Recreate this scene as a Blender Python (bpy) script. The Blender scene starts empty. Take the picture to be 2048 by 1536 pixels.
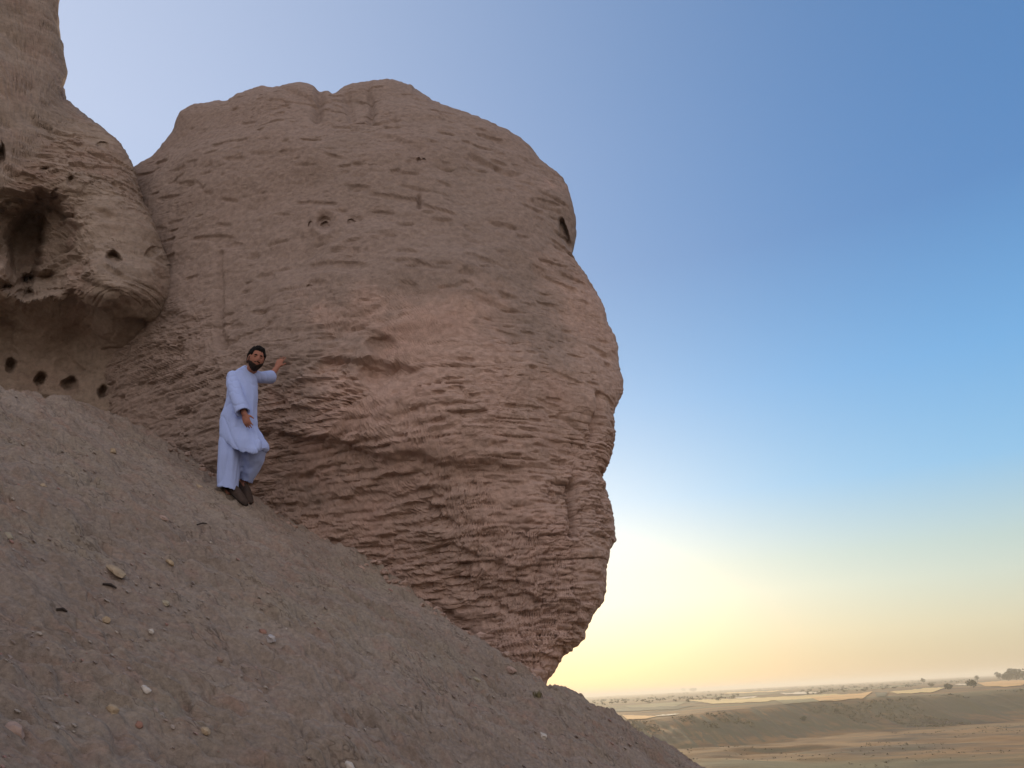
import bpy, bmesh, math, random
import numpy as np
from mathutils import Vector

C = bpy.context.scene
COL = C.collection
random.seed(7)

# ------------------------------------------------------------------ camera
F_PX, PITCH, ROLL = 1547.0, math.radians(22.2), math.radians(3.06)
cam_d = bpy.data.cameras.new('camera')
cam_d.sensor_width = 36.0
cam_d.lens = 36.0 * F_PX / 2048.0
cam_d.clip_start, cam_d.clip_end = 0.05, 60000
cam = bpy.data.objects.new('camera', cam_d)
COL.objects.link(cam)
cam.rotation_mode = 'QUATERNION'
from mathutils import Matrix
_m = Matrix.Rotation(math.radians(90) + PITCH, 3, 'X') @ Matrix.Rotation(-ROLL, 3, 'Z')
cam.rotation_quaternion = _m.to_quaternion()
C.camera = cam

# ------------------------------------------------------------------ sky, sun, exposure
SUN_AZ, SUN_EL = math.radians(3.0), math.radians(8.5)
w = bpy.data.worlds.new('World')
C.world = w
w.use_nodes = True
wn = w.node_tree
wn.nodes.clear()
sky = wn.nodes.new('ShaderNodeTexSky')
sky.sky_type = 'NISHITA'
sky.sun_disc = False
sky.sun_elevation = SUN_EL
sky.sun_rotation = SUN_AZ
sky.altitude = 0
sky.air_density = 1.0
sky.dust_density = 0.4
sky.ozone_density = 1.5
bg = wn.nodes.new('ShaderNodeBackground')
bg.inputs['Strength'].default_value = 0.05
# dust near the horizon dims the glow
# evening air: a smooth gradient with height, deeper blue to the right, paler to the left
_tc = wn.nodes.new('ShaderNodeTexCoord')
_xyz = wn.nodes.new('ShaderNodeSeparateXYZ')
wn.links.new(_tc.outputs['Generated'], _xyz.inputs[0])


def _sky_ramp(stops):
    r = wn.nodes.new('ShaderNodeValToRGB')
    e = r.color_ramp.elements
    while len(e) < len(stops):
        e.new(0.5)
    for k, (el, c) in enumerate(stops):
        e[k].position = max(0.0, math.sin(math.radians(el)))
        e[k].color = (*c, 1)
    wn.links.new(_xyz.outputs['Z'], r.inputs[0])
    return r.outputs[0]


_deep = _sky_ramp([(0, (0.38, 0.34, 0.26)), (3, (0.46, 0.42, 0.33)), (8, (0.31, 0.39, 0.38)), (13, (0.14, 0.35, 0.58)),
                   (20, (0.09, 0.29, 0.57)), (30, (0.06, 0.18, 0.42)), (45, (0.06, 0.165, 0.38)), (90, (0.06, 0.15, 0.34))])
_pale = _sky_ramp([(0, (0.48, 0.42, 0.33)), (10, (0.58, 0.61, 0.64)), (22, (0.54, 0.62, 0.76)), (38, (0.66, 0.70, 0.84)), (55, (0.62, 0.67, 0.82)), (90, (0.55, 0.60, 0.78))])
_east_fill = _sky_ramp([(0, (0.98, 0.81, 0.72)), (12, (1.08, 0.89, 0.82)), (35, (0.89, 0.80, 0.81)), (90, (0.56, 0.59, 0.72))])
_dim = _sky_ramp([(0, (0.34, 0.34, 0.34)), (2.5, (0.54, 0.54, 0.54)), (6, (0.92, 0.92, 0.92)), (9, (1, 1, 1))])
_md = wn.nodes.new('ShaderNodeMix')
_md.data_type = 'RGBA'
_md.blend_type = 'MULTIPLY'
_md.inputs[0].default_value = 1.0
wn.links.new(sky.outputs[0], _md.inputs[6])
wn.links.new(_dim, _md.inputs[7])
wn.links.new(_md.outputs[2], bg.inputs[0])
_mr = wn.nodes.new('ShaderNodeMapRange')
_mr.interpolation_type = 'SMOOTHSTEP'
_mr.inputs['From Min'].default_value = 0.60
_mr.inputs['From Max'].default_value = -1.0
wn.links.new(_xyz.outputs['X'], _mr.inputs['Value'])
_mx = wn.nodes.new('ShaderNodeMix')
_mx.data_type = 'RGBA'
wn.links.new(_mr.outputs[0], _mx.inputs[0])
wn.links.new(_deep, _mx.inputs[6])
wn.links.new(_pale, _mx.inputs[7])
# unseen sky opposite the low sun, brightened pale and rosy as fill on the rock
_mr2 = wn.nodes.new('ShaderNodeMapRange')
_mr2.interpolation_type = 'SMOOTHSTEP'
_mr2.inputs['From Min'].default_value = 0.55
_mr2.inputs['From Max'].default_value = -0.60
wn.links.new(_xyz.outputs['Y'], _mr2.inputs['Value'])
_mx2 = wn.nodes.new('ShaderNodeMix')
_mx2.data_type = 'RGBA'
wn.links.new(_mr2.outputs[0], _mx2.inputs[0])
wn.links.new(_mx.outputs[2], _mx2.inputs[6])
wn.links.new(_east_fill, _mx2.inputs[7])
bg2 = wn.nodes.new('ShaderNodeBackground')
wn.links.new(_mx2.outputs[2], bg2.inputs[0])
_ad = wn.nodes.new('ShaderNodeAddShader')
wn.links.new(bg.outputs[0], _ad.inputs[0])
wn.links.new(bg2.outputs[0], _ad.inputs[1])
wo = wn.nodes.new('ShaderNodeOutputWorld')
wn.links.new(_ad.outputs[0], wo.inputs[0])

sun_d = bpy.data.lights.new('sun', 'SUN')
sun_d.energy = 3.2
sun_d.angle = math.radians(0.5)
sun_d.color = (1.0, 0.80, 0.52)
sun = bpy.data.objects.new('sun', sun_d)
COL.objects.link(sun)
_sd = Vector((math.sin(SUN_AZ) * math.cos(SUN_EL), math.cos(SUN_AZ) * math.cos(SUN_EL), math.sin(SUN_EL)))
sun.rotation_mode = 'QUATERNION'
sun.rotation_quaternion = _sd.to_track_quat('Z', 'Y')
sun.location = _sd * 60

vs = C.view_settings
vs.view_transform = 'Standard'
vs.look = 'None'
vs.gamma = 1.0
vs.use_curve_mapping = False
vs.exposure = 0.0
try:
    C.cycles.max_bounces = 6
    C.cycles.diffuse_bounces = 4
    C.cycles.volume_bounces = 0
    C.cycles.use_denoising = True
except Exception:
    pass

# ------------------------------------------------------------------ numeric helpers
_cr, _sr, _cp, _sp = math.cos(ROLL), math.sin(ROLL), math.cos(PITCH), math.sin(PITCH)


def ray(px, py):
    """Direction through a point of the photograph, scaled so that its forward component is 1."""
    x = (np.asarray(px, float) - 1024) / F_PX
    y = -(np.asarray(py, float) - 768) / F_PX
    X = _cr * x + _sr * y
    Y = -_sr * x + _cr * y
    fy = _cp - Y * _sp
    fz = _sp + Y * _cp
    return X / fy, fz / fy


def P(px, py, y):
    a, e = ray(px, py)
    return np.array([float(a) * y, y, float(e) * y])


def smooth(a, b, x):
    t = np.clip((x - a) / (b - a), 0, 1)
    return t * t * (3 - 2 * t)


def _hash(ix, iy, iz, seed):
    h = (ix.astype(np.uint32) * np.uint32(374761393)) ^ (iy.astype(np.uint32) * np.uint32(668265263)) \
        ^ (iz.astype(np.uint32) * np.uint32(2147483647 - 58)) ^ np.uint32((seed * 974711 + 12345) & 0xffffffff)
    h = (h ^ (h >> np.uint32(15))) * np.uint32(2246822519)
    h = (h ^ (h >> np.uint32(13))) * np.uint32(3266489917)
    h = h ^ (h >> np.uint32(16))
    return h.astype(np.float32) * np.float32(1.0 / 4294967296.0)


def vn(x, y, z, seed=0):
    """Value noise in -1..1."""
    x, y, z = np.broadcast_arrays(np.asarray(x, np.float32), np.asarray(y, np.float32), np.asarray(z, np.float32))
    fx, fy, fz = np.floor(x), np.floor(y), np.floor(z)
    ix, iy, iz = fx.astype(np.int32), fy.astype(np.int32), fz.astype(np.int32)
    tx, ty, tz = x - fx, y - fy, z - fz
    tx = tx * tx * tx * (tx * (tx * 6 - 15) + 10)
    ty = ty * ty * ty * (ty * (ty * 6 - 15) + 10)
    tz = tz * tz * tz * (tz * (tz * 6 - 15) + 10)

    def H(a, b, c):
        return _hash(ix + a, iy + b, iz + c, seed)
    x00 = H(0, 0, 0) * (1 - tx) + H(1, 0, 0) * tx
    x10 = H(0, 1, 0) * (1 - tx) + H(1, 1, 0) * tx
    x01 = H(0, 0, 1) * (1 - tx) + H(1, 0, 1) * tx
    x11 = H(0, 1, 1) * (1 - tx) + H(1, 1, 1) * tx
    r = (x00 * (1 - ty) + x10 * ty) * (1 - tz) + (x01 * (1 - ty) + x11 * ty) * tz
    return r * 2 - 1


def fbm(x, y, z, octaves=4, gain=0.5, seed=0):
    s, a, f = 0, 1.0, 1.0
    for o in range(octaves):
        s = s + a * vn(x * f + 13.7 * o, y * f + 5.1 * o, z * f + 9.3 * o, seed + o)
        a *= gain
        f *= 2.03
    return s


def hash1(k, c, seed):
    k = np.asarray(k).astype(np.int32)
    c = np.asarray(c).astype(np.int32)
    return _hash(k, c, k * 0 + 7, seed)


def tps(pts):
    """Thin-plate interpolation of (px, py, value) triples."""
    p = np.array(pts, float)
    q = p[:, :2] / 400.0
    v = p[:, 2]
    n = len(q)

    def k(r2):
        return np.where(r2 > 1e-12, 0.5 * r2 * np.log(np.maximum(r2, 1e-12)), 0)
    r2 = ((q[:, None] - q[None]) ** 2).sum(-1)
    A = np.zeros((n + 3, n + 3))
    A[:n, :n] = k(r2) + np.eye(n) * 0.01
    A[:n, n] = 1
    A[:n, n + 1:] = q
    A[n, :n] = 1
    A[n + 1:, :n] = q.T
    s = np.linalg.solve(A, np.concatenate([v, [0, 0, 0]]))

    def f(px, py):
        x, y = np.ravel(px) / 400.0, np.ravel(py) / 400.0
        o = s[n] + s[n + 1] * x + s[n + 2] * y
        for i in range(n):
            o = o + s[i] * k((x - q[i, 0]) ** 2 + (y - q[i, 1]) ** 2)
        return o.reshape(np.shape(px))
    return f


def grid_normals(V):
    du = np.gradient(V, axis=0)
    dv = np.gradient(V, axis=1)
    n = np.cross(du, dv)
    return n / np.maximum(np.linalg.norm(n, axis=-1, keepdims=True), 1e-9)


def blur(a, it):
    for _ in range(it):
        b = np.pad(a, ((1, 1), (1, 1)) + ((0, 0),) * (a.ndim - 2), mode='edge')
        a = (b[:-2, 1:-1] + b[2:, 1:-1] + b[1:-1, :-2] + b[1:-1, 2:] + 2 * b[1:-1, 1:-1]) / 6
    return a


def mesh_from(name, verts, quads=None, tris=None, mat=None, parent=None, smooth_shade=True, attrs=None):
    verts = np.asarray(verts, np.float32).reshape(-1, 3)
    parts, sizes = [], []
    if quads is not None and len(quads):
        q = np.asarray(quads, np.int32).reshape(-1, 4)
        parts.append(q.ravel())
        sizes.append(np.full(len(q), 4, np.int32))
    if tris is not None and len(tris):
        t = np.asarray(tris, np.int32).reshape(-1, 3)
        parts.append(t.ravel())
        sizes.append(np.full(len(t), 3, np.int32))
    idx = np.concatenate(parts)
    sz = np.concatenate(sizes)
    me = bpy.data.meshes.new(name)
    me.vertices.add(len(verts))
    me.vertices.foreach_set('co', verts.ravel())
    me.loops.add(len(idx))
    me.loops.foreach_set('vertex_index', idx)
    me.polygons.add(len(sz))
    me.polygons.foreach_set('loop_start', np.concatenate([[0], np.cumsum(sz)[:-1]]).astype(np.int32))
    try:
        me.polygons.foreach_set('loop_total', sz)
    except Exception:
        pass
    me.polygons.foreach_set('use_smooth', np.full(len(sz), smooth_shade, bool))
    me.update(calc_edges=True)
    me.validate()
    for an, av in (attrs or {}).items():
        at = me.attributes.new(an, 'FLOAT', 'POINT')
        at.data.foreach_set('value', np.asarray(av, np.float32).ravel())
    if mat:
        me.materials.append(mat)
    o = bpy.data.objects.new(name, me)
    COL.objects.link(o)
    if parent:
        o.parent = parent
    return o


def grid_quads(n, m, wrap=False):
    i = np.arange(n - 1)[:, None]
    j = np.arange(m if wrap else m - 1)[None]
    a = i * m + j
    b = i * m + (j + 1) % m
    return np.stack([a, b, b + m, a + m], -1).reshape(-1, 4)


def tag(o, label=None, cat=None, group=None, kind=None):
    if label:
        o['label'] = label
    if cat:
        o['category'] = cat
    if group:
        o['group'] = group
    if kind:
        o['kind'] = kind
    return o


# ------------------------------------------------------------------ materials
def new_mat(name):
    m = bpy.data.materials.new(name)
    m.use_nodes = True
    nt = m.node_tree
    b = nt.nodes['Principled BSDF']
    b.inputs['Roughness'].default_value = 0.95
    b.inputs['Specular IOR Level'].default_value = 0.15
    return m, nt, b


def nd(nt, t, **kw):
    n = nt.nodes.new(t)
    for k, v in kw.items():
        if k in n.inputs:
            n.inputs[k].default_value = v
        else:
            setattr(n, k, v)
    return n


def noise(nt, vec, scale, detail=4, rough=0.6):
    n = nd(nt, 'ShaderNodeTexNoise', Scale=scale, Detail=detail, Roughness=rough)
    nt.links.new(vec, n.inputs['Vector'])
    return n.outputs['Fac']


def ramp(nt, fac, stops):
    r = nt.nodes.new('ShaderNodeValToRGB')
    e = r.color_ramp.elements
    while len(e) < len(stops):
        e.new(0.5)
    for k, (p, c) in enumerate(stops):
        e[k].position = p
        e[k].color = (*c, 1) if len(c) == 3 else c
    nt.links.new(fac, r.inputs[0])
    return r.outputs[0]


def mix(nt, fac, a, b, mode='MIX'):
    m = nt.nodes.new('ShaderNodeMix')
    m.data_type = 'RGBA'
    m.blend_type = mode
    for s, v in ((0, fac), (6, a), (7, b)):
        if hasattr(v, 'links') or hasattr(v, 'is_linked'):
            nt.links.new(v, m.inputs[s])
        else:
            m.inputs[s].default_value = v if s == 0 else (*v, 1)
    return m.outputs[2]


def mapping(nt, vec, scale=(1, 1, 1), rot=(0, 0, 0)):
    m = nt.nodes.new('ShaderNodeMapping')
    m.inputs['Scale'].default_value = scale
    m.inputs['Rotation'].default_value = rot
    nt.links.new(vec, m.inputs['Vector'])
    return m.outputs[0]


def bump(nt, b, h, dist, strength=1.0, prev=None):
    n = nd(nt, 'ShaderNodeBump', Strength=strength, Distance=dist)
    nt.links.new(h, n.inputs['Height'])
    if prev is not None:
        nt.links.new(prev, n.inputs['Normal'])
    nt.links.new(n.outputs[0], b.inputs['Normal'])
    return n.outputs[0]


def rock_material(name, base, pale, red, grey, crown=None):
    m, nt, b = new_mat(name)
    tc = nt.nodes.new('ShaderNodeTexCoord').outputs['Object']
    flat = mapping(nt, tc, (0.6, 0.6, 3.2))
    n1 = noise(nt, tc, 0.55, 5, 0.6)
    n2 = noise(nt, flat, 2.2, 6, 0.65)
    n3 = noise(nt, tc, 14.0, 5, 0.7)
    n4 = noise(nt, tc, 1.3, 4, 0.6)
    c = mix(nt, ramp(nt, n1, [(0.38, (0, 0, 0)), (0.66, (1, 1, 1))]), base, grey)
    c = mix(nt, ramp(nt, n4, [(0.46, (0, 0, 0)), (0.70, (0.45, 0.45, 0.45))]), c, red)
    c = mix(nt, ramp(nt, n2, [(0.40, (0, 0, 0)), (0.75, (0.7, 0.7, 0.7))]), c, pale)
    if crown:       # darker, greyer tone on the upper left of the rock, breaking up downwards
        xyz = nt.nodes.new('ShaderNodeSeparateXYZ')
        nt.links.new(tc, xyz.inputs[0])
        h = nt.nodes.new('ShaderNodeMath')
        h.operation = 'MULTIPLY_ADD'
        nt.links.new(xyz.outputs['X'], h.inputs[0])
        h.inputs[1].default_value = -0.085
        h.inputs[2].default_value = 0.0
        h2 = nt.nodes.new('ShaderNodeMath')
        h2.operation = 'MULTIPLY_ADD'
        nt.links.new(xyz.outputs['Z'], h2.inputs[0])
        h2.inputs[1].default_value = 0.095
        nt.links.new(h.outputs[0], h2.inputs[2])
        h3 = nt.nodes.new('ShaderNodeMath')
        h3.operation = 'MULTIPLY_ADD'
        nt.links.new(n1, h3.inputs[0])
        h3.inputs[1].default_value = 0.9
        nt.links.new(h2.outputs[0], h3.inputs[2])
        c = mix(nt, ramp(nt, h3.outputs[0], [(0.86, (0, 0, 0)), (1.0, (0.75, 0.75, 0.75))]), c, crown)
    c = mix(nt, 1.0, c, ramp(nt, n3, [(0.25, (0.72, 0.72, 0.72)), (0.75, (1.25, 1.25, 1.25))]), 'MULTIPLY')
    nt.links.new(c, b.inputs['Base Color'])
    fl2 = mapping(nt, tc, (1, 1, 1.3))
    p = bump(nt, b, noise(nt, fl2, 11.0, 8, 0.75), 0.035, 0.7)
    p = bump(nt, b, noise(nt, tc, 55.0, 5, 0.75), 0.010, 0.7, p)
    return m


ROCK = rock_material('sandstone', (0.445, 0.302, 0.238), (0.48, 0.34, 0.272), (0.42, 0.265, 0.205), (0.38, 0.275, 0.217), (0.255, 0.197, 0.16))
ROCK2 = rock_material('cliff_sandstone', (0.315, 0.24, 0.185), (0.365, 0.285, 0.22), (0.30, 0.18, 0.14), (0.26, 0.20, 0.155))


def soil_material():
    m, nt, b = new_mat('hard_soil')
    tc = nt.nodes.new('ShaderNodeTexCoord').outputs['Object']
    st = mapping(nt, tc, (0.5, 1.7, 1.0), (0, 0, math.radians(-25)))
    n1 = noise(nt, st, 0.9, 6, 0.65)
    n2 = noise(nt, st, 5.0, 6, 0.7)
    n3 = noise(nt, tc, 40.0, 4, 0.7)
    n4 = noise(nt, tc, 1.1, 4, 0.6)
    c = mix(nt, ramp(nt, n1, [(0.36, (0, 0, 0)), (0.66, (1, 1, 1))]), (0.238, 0.186, 0.147), (0.292, 0.237, 0.192))
    c = mix(nt, ramp(nt, n4, [(0.50, (0, 0, 0)), (0.70, (0.6, 0.6, 0.6))]), c, (0.28, 0.235, 0.175))
    c = mix(nt, ramp(nt, n2, [(0.50, (0, 0, 0)), (0.75, (0.7, 0.7, 0.7))]), c, (0.28, 0.165, 0.12))
    n6 = noise(nt, mapping(nt, tc, (0.8, 5.0, 1.0), (0, 0, math.radians(-25))), 2.4, 6, 0.75)
    c = mix(nt, ramp(nt, n6, [(0.55, (0, 0, 0)), (0.70, (0.6, 0.6, 0.6))]), c, (0.155, 0.115, 0.088))
    c = mix(nt, ramp(nt, n6, [(0.30, (0.6, 0.6, 0.6)), (0.42, (0, 0, 0))]), c, (0.31, 0.255, 0.205))
    c = mix(nt, 1.0, c, ramp(nt, n3, [(0.25, (0.70, 0.70, 0.70)), (0.75, (1.28, 1.28, 1.28))]), 'MULTIPLY')
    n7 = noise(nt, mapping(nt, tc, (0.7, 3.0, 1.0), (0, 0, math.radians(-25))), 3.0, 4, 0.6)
    line = ramp(nt, n7, [(0.484, (0, 0, 0)), (0.498, (1, 1, 1)), (0.512, (0, 0, 0))])  # dark lines in the soil colour stand in for shade in small scarps
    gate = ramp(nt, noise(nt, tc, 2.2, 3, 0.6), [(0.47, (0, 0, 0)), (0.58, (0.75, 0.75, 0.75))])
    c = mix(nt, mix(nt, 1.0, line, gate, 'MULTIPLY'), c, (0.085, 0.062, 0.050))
    nt.links.new(c, b.inputs['Base Color'])
    p = bump(nt, b, noise(nt, st, 14.0, 8, 0.72), 0.03, 0.7)
    p = bump(nt, b, noise(nt, tc, 90.0, 5, 0.75), 0.006, 0.7, p)
    return m


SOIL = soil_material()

# ------------------------------------------------------------------ the hillside
GA, GB, GZ = -0.60, 0.247, -1.60
CREST = [(-700, 790), (-300, 782), (0, 786), (120, 800), (250, 842), (330, 895), (440, 962), (600, 1052), (800, 1178), (950, 1282),
         (1095, 1388), (1200, 1425), (1280, 1475), (1400, 1536), (1500, 1590), (1700, 1690), (2100, 1880)]
_c = np.array(CREST, float)
_ca, _ce = ray(_c[:, 0], _c[:, 1])
_cy = GZ / (_ce - GA * _ca - GB)
_cs = np.interp(_c[:, 0], [-700, 0, 250, 440, 600, 800, 950, 1095, 1200, 2100],
                [0.33, 0.33, 0.26, 0.10, 0.05, -0.05, -0.3, -0.55, -0.6, -0.6])
_o = np.argsort(_ca)
_ca, _cy, _cs = _ca[_o], _cy[_o], _cs[_o]
DS = (0.925, -0.381)                            # down the slope
TS, TN = (0.906, 0.423), (-0.423, 0.906)        # run of the weathered flakes, and across it


def ground_z(x, y, detail=True):
    x = np.asarray(x, float)
    y = np.asarray(y, float)
    a = np.where(y > 0.3, x / np.maximum(y, 0.3), np.where(x > 0, 3, -3))
    a = np.clip(a, -0.95, 0.75)
    yc = np.interp(a, _ca, _cy)
    sl = np.interp(a, _ca, _cs)
    xl = np.where(x < -8, -8 + 6 * np.tanh((x + 8) / 6), x)
    pl = GZ + GA * xl + GB * y
    zc = GZ + (GA * a + GB) * yc
    beyond = zc + sl * (y - yc) - 0.012 * np.maximum(y - yc, 0) ** 2
    k = 0.07
    dlt = (pl - beyond) / k
    sm = np.where(np.abs(dlt) > 30, np.minimum(pl, beyond), pl - k * np.log1p(np.exp(np.clip(dlt, -30, 30))))
    z = np.where(y > 0.3, sm, pl)
    z = z + np.where(y > 0.3, k * 0.69 * np.exp(-((y - yc) / 0.5) ** 2), 0)
    z = z + MOUND[2] * np.exp(-(((x - MOUND[0]) / 0.26) ** 2 + ((y - MOUND[1]) / 0.22) ** 2))
    if detail:
        s = x * TS[0] + y * TS[1]
        n = x * TN[0] + y * TN[1]
        r = np.hypot(x, y)
        fade = smooth(60, 20, r)
        d = 0.07 * vn(s * 0.55, n * 0.8, 0, 11) + 0.045 * vn(s * 1.3 + 4, n * 2.1, 1, 12)
        wv = n + 0.20 * vn(s * 0.9, n * 1.2, 3, 13) + 0.05 * vn(s * 4, n * 5, 4, 14)
        for per, amp, sd in ((0.52, 0.10, 20), (0.24, 0.065, 30), (0.11, 0.036, 40)):
            q = (wv + 0.12 * s) / per
            kf = np.floor(q)
            t = q - kf
            st = np.maximum(t - 0.0, 0)
            saw = np.where(t < 0.90, st / 0.90, (1 - t) / 0.10)
            on = smooth(0.05, 0.45, vn(s * 1.1 / per * 0.25 + kf * 3.3, kf * 7.7, 2, sd)
                        + 0.45 * vn(s * 0.7, n * 0.7, 0, sd + 1))
            d = d + amp * on * saw
        d = d + 0.028 * fbm(s * 3.2, n * 8.0, 0, 3, 0.55, 50)
        d = d + 0.018 * fbm(s * 11, n * 30, 0, 2, 0.6, 56) + 0.007 * vn(s * 32, n * 62, 0, 58)
        for fs, fn, dep, pw, sd in ((1.0, 6.5, 0.050, 20, 71), (2.4, 15, 0.042, 14, 73), (5.0, 30, 0.026, 9, 75)):
            rg = 1 - np.abs(vn(s * fs, n * fn + 0.35 * vn(s * fs * 2, n * fn * 0.6, 3, sd + 1), 5, sd))
            d = d - dep * rg ** pw * smooth(-0.1, 0.3, vn(s * fs * 0.9, n * fn * 0.3, 8, sd + 40))
        lump = vn(s * 9, n * 13, 7, 60)
        d = d + 0.022 * smooth(0.35, 0.8, lump)
        d = d - 0.035 * smooth(0.45, 0.85, vn(s * 5, n * 9, 9, 63))
        d = d - 0.050 * smooth(0.36, 0.52, vn(s * 3.4 + n, n * 17, 5, 66)) * smooth(-0.3, 0.2, vn(s * 1.2, n * 1.5, 5, 67))
        d = d - 0.028 * smooth(0.34, 0.50, vn(s * 8 + 2 * n, n * 34, 5, 68)) * smooth(-0.4, 0.2, vn(s * 1.6, n * 2, 8, 69))
        z = z + (d - 0.035) * fade
    return np.maximum(z, -23.4)


YM = 7.60                                       # distance at which the man stands
MOUND = (0.0, 0.0, 0.0)
_fp = P(490, 979, YM + 0.20)
MOUND = (_fp[0], _fp[1] + 0.05, max(0.0, float(_fp[2] - ground_z(np.array([_fp[0]]), np.array([_fp[1]]), False)[0])))


def build_hill():
    fine = np.radians(np.linspace(-46, 30, 780))
    coarse = np.radians(np.linspace(30, 314, 56)[1:-1])
    az = np.concatenate([fine, coarse])
    r = np.concatenate([[0.25, 0.8, 1.3, 1.7], np.geomspace(2.1, 10.0, 520), np.geomspace(10.2, 70, 36)])
    A, R = np.meshgrid(az, r)
    x, y = R * np.sin(A), R * np.cos(A)
    z = ground_z(x, y)
    n, m = x.shape
    V = np.stack([x, y, z], -1).reshape(-1, 3)
    V = np.concatenate([V, [[0, 0, GZ]]])
    q = grid_quads(n, m, wrap=True)[:, ::-1]
    c = n * m
    t = [(c, (j + 1) % m, j) for j in range(m)]
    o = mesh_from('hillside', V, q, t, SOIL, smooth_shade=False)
    tag(o, kind='structure')
    return o


build_hill()


def hit_ground(px, py, far=11.0):
    a, e = ray(px, py)
    y = np.linspace(1.5, far, 2500)
    g = ground_z(float(a) * y, y)
    below = np.where(float(e) * y < g)[0]
    yy = y[below[0]] if len(below) else far
    return np.array([float(a) * yy, yy, float(ground_z(np.array([float(a) * yy]), np.array([yy]))[0])])


# ------------------------------------------------------------------ rock bodies
def concentric(n):
    g = np.linspace(-1, 1, n)
    a, b = np.meshgrid(g, g, indexing='ij')
    big = np.abs(a) > np.abs(b)
    aa = np.where(a == 0, 1e-9, a)
    bb = np.where(b == 0, 1e-9, b)
    r = np.where(big, a, b)
    ph = np.where(big, (math.pi / 4) * (b / aa), math.pi / 2 - (math.pi / 4) * (a / bb))
    x, y = r * np.cos(ph), r * np.sin(ph)
    return np.hypot(x, y), np.arctan2(y, x)


def ledge(px, py, line, depth, L, w=10.0):
    w = max(w, 9.0)
    """Recess under an overhanging lip that follows a polyline of the face."""
    l = np.array(line, float)
    cy = np.interp(px, l[:, 0], l[:, 1])
    cy = cy + (14 * vn(px / 75, py / 90, depth * 90, 64) + 9 * vn(px / 34, py / 60, depth * 50, 61) + 4 * vn(px / 15, py / 20, depth * 50, 62)) * min(1.0, L / 40)
    x0, x1 = l[0, 0], l[-1, 0]
    ends = smooth(x0 - 4, x0 + 0.18 * (x1 - x0), px) * smooth(x1 + 4, x1 - 0.18 * (x1 - x0), px)
    d = py - cy
    d0 = py - np.interp(px, l[:, 0], l[:, 1]) + 4
    return -depth * ends * smooth(0, w, d) * np.exp(-np.maximum(d0, 0) / L)


def crack(px, py, line, depth, w):
    l = np.array(line, float)
    best = np.full(px.shape, 1e9)
    for (x0, y0), (x1, y1) in zip(l[:-1], l[1:]):
        vx, vy = x1 - x0, y1 - y0
        t = np.clip(((px - x0) * vx + (py - y0) * vy) / (vx * vx + vy * vy), 0, 1)
        best = np.minimum(best, np.hypot(px - x0 - t * vx, py - y0 - t * vy))
    return -depth * np.exp(-(best / w) ** 2)


def pit(px, py, c, rx, ry, depth, rot=0.0, soft=0.70, wob=0.0):
    dx, dy = px - c[0], py - c[1]
    cr, sr = math.cos(rot), math.sin(rot)
    u, v = dx * cr + dy * sr, -dx * sr + dy * cr
    u = u + 0.15 * rx * vn(px / rx * 0.8, py / ry * 0.8, c[0], 5)
    d = np.sqrt((u / rx) ** 2 + (v / ry) ** 2)
    if wob:
        d = d + wob * (vn(px / 45, py / 45, c[0], 6) + 0.5 * vn(px / 19, py / 19, c[0], 7) + 0.25 * vn(px / 8, py / 8, c[0], 8))
    return -depth * smooth(1.12, soft, d)


LAYER_RNG = np.random.default_rng(5)
LAYERS = np.cumsum(LAYER_RNG.choice([0.045, 0.07, 0.1, 0.15, 0.24], 220, p=[0.28, 0.28, 0.22, 0.14, 0.08])) - 6.0


def strata(x, y, z, seed, coarse=1.0):
    """Stacked beds of uneven thickness, each broken into blocks; returns ledges, joints."""
    zz = z + 0.10 * vn(x * 0.5, y * 0.5, z * 0.3, seed) + 0.03 * vn(x * 2.2, y * 2.2, z * 2, seed + 1) + 0.02 * x
    zz = zz + 0.007 * vn(x * 5, y * 5, z * 14, seed + 2) + 0.004 * vn(x * 12, y * 12, z * 34, seed + 12)
    k = np.searchsorted(LAYERS, zz)
    lo = LAYERS[np.clip(k - 1, 0, 219)]
    hi = LAYERS[np.clip(k, 0, 219)]
    t = (zz - lo) / np.maximum(hi - lo, 1e-3)
    th = hi - lo
    off = vn(x * 1.6 + k * 5.3, y * 1.6, k * 3.1, seed + 3) * 0.6 + vn(x * 5 + k * 2.3, y * 5, k * 1.7, seed + 4) * 0.4
    wd = (0.16 + 0.5 * hash1(k, k * 0, seed + 5)) * (0.6 + 2.2 * th)
    sx = x + 0.35 * y
    q = (sx + 0.05 * vn(x * 7, z * 7, 0, seed + 6)) / wd + 20 * hash1(k, k * 0 + 1, seed + 7)
    ci = np.floor(q)
    ct = q - ci
    blk = hash1(k, ci, seed + 8) - 0.5
    edge = np.minimum(t, 1 - t) * th
    jd = np.minimum(ct, 1 - ct) * wd
    bed_on = smooth(-0.1, 0.5, vn(x * 2.3, y * 2.3, k * 9.1, seed + 9))
    jt_on = smooth(0.1, 0.5, vn(x * 1.7, z * 1.7, 4, seed + 10) + 0.5 * (hash1(k, ci, seed + 11) - 0.5))
    groove = np.exp(-(edge / 0.010) ** 2) * bed_on
    joint = np.exp(-(jd / 0.009) ** 2) * jt_on
    round_ = -0.25 * (1 - np.clip(edge / (0.35 * th + 1e-4), 0, 1)) ** 2
    return off, blk, groove, joint, round_


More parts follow.
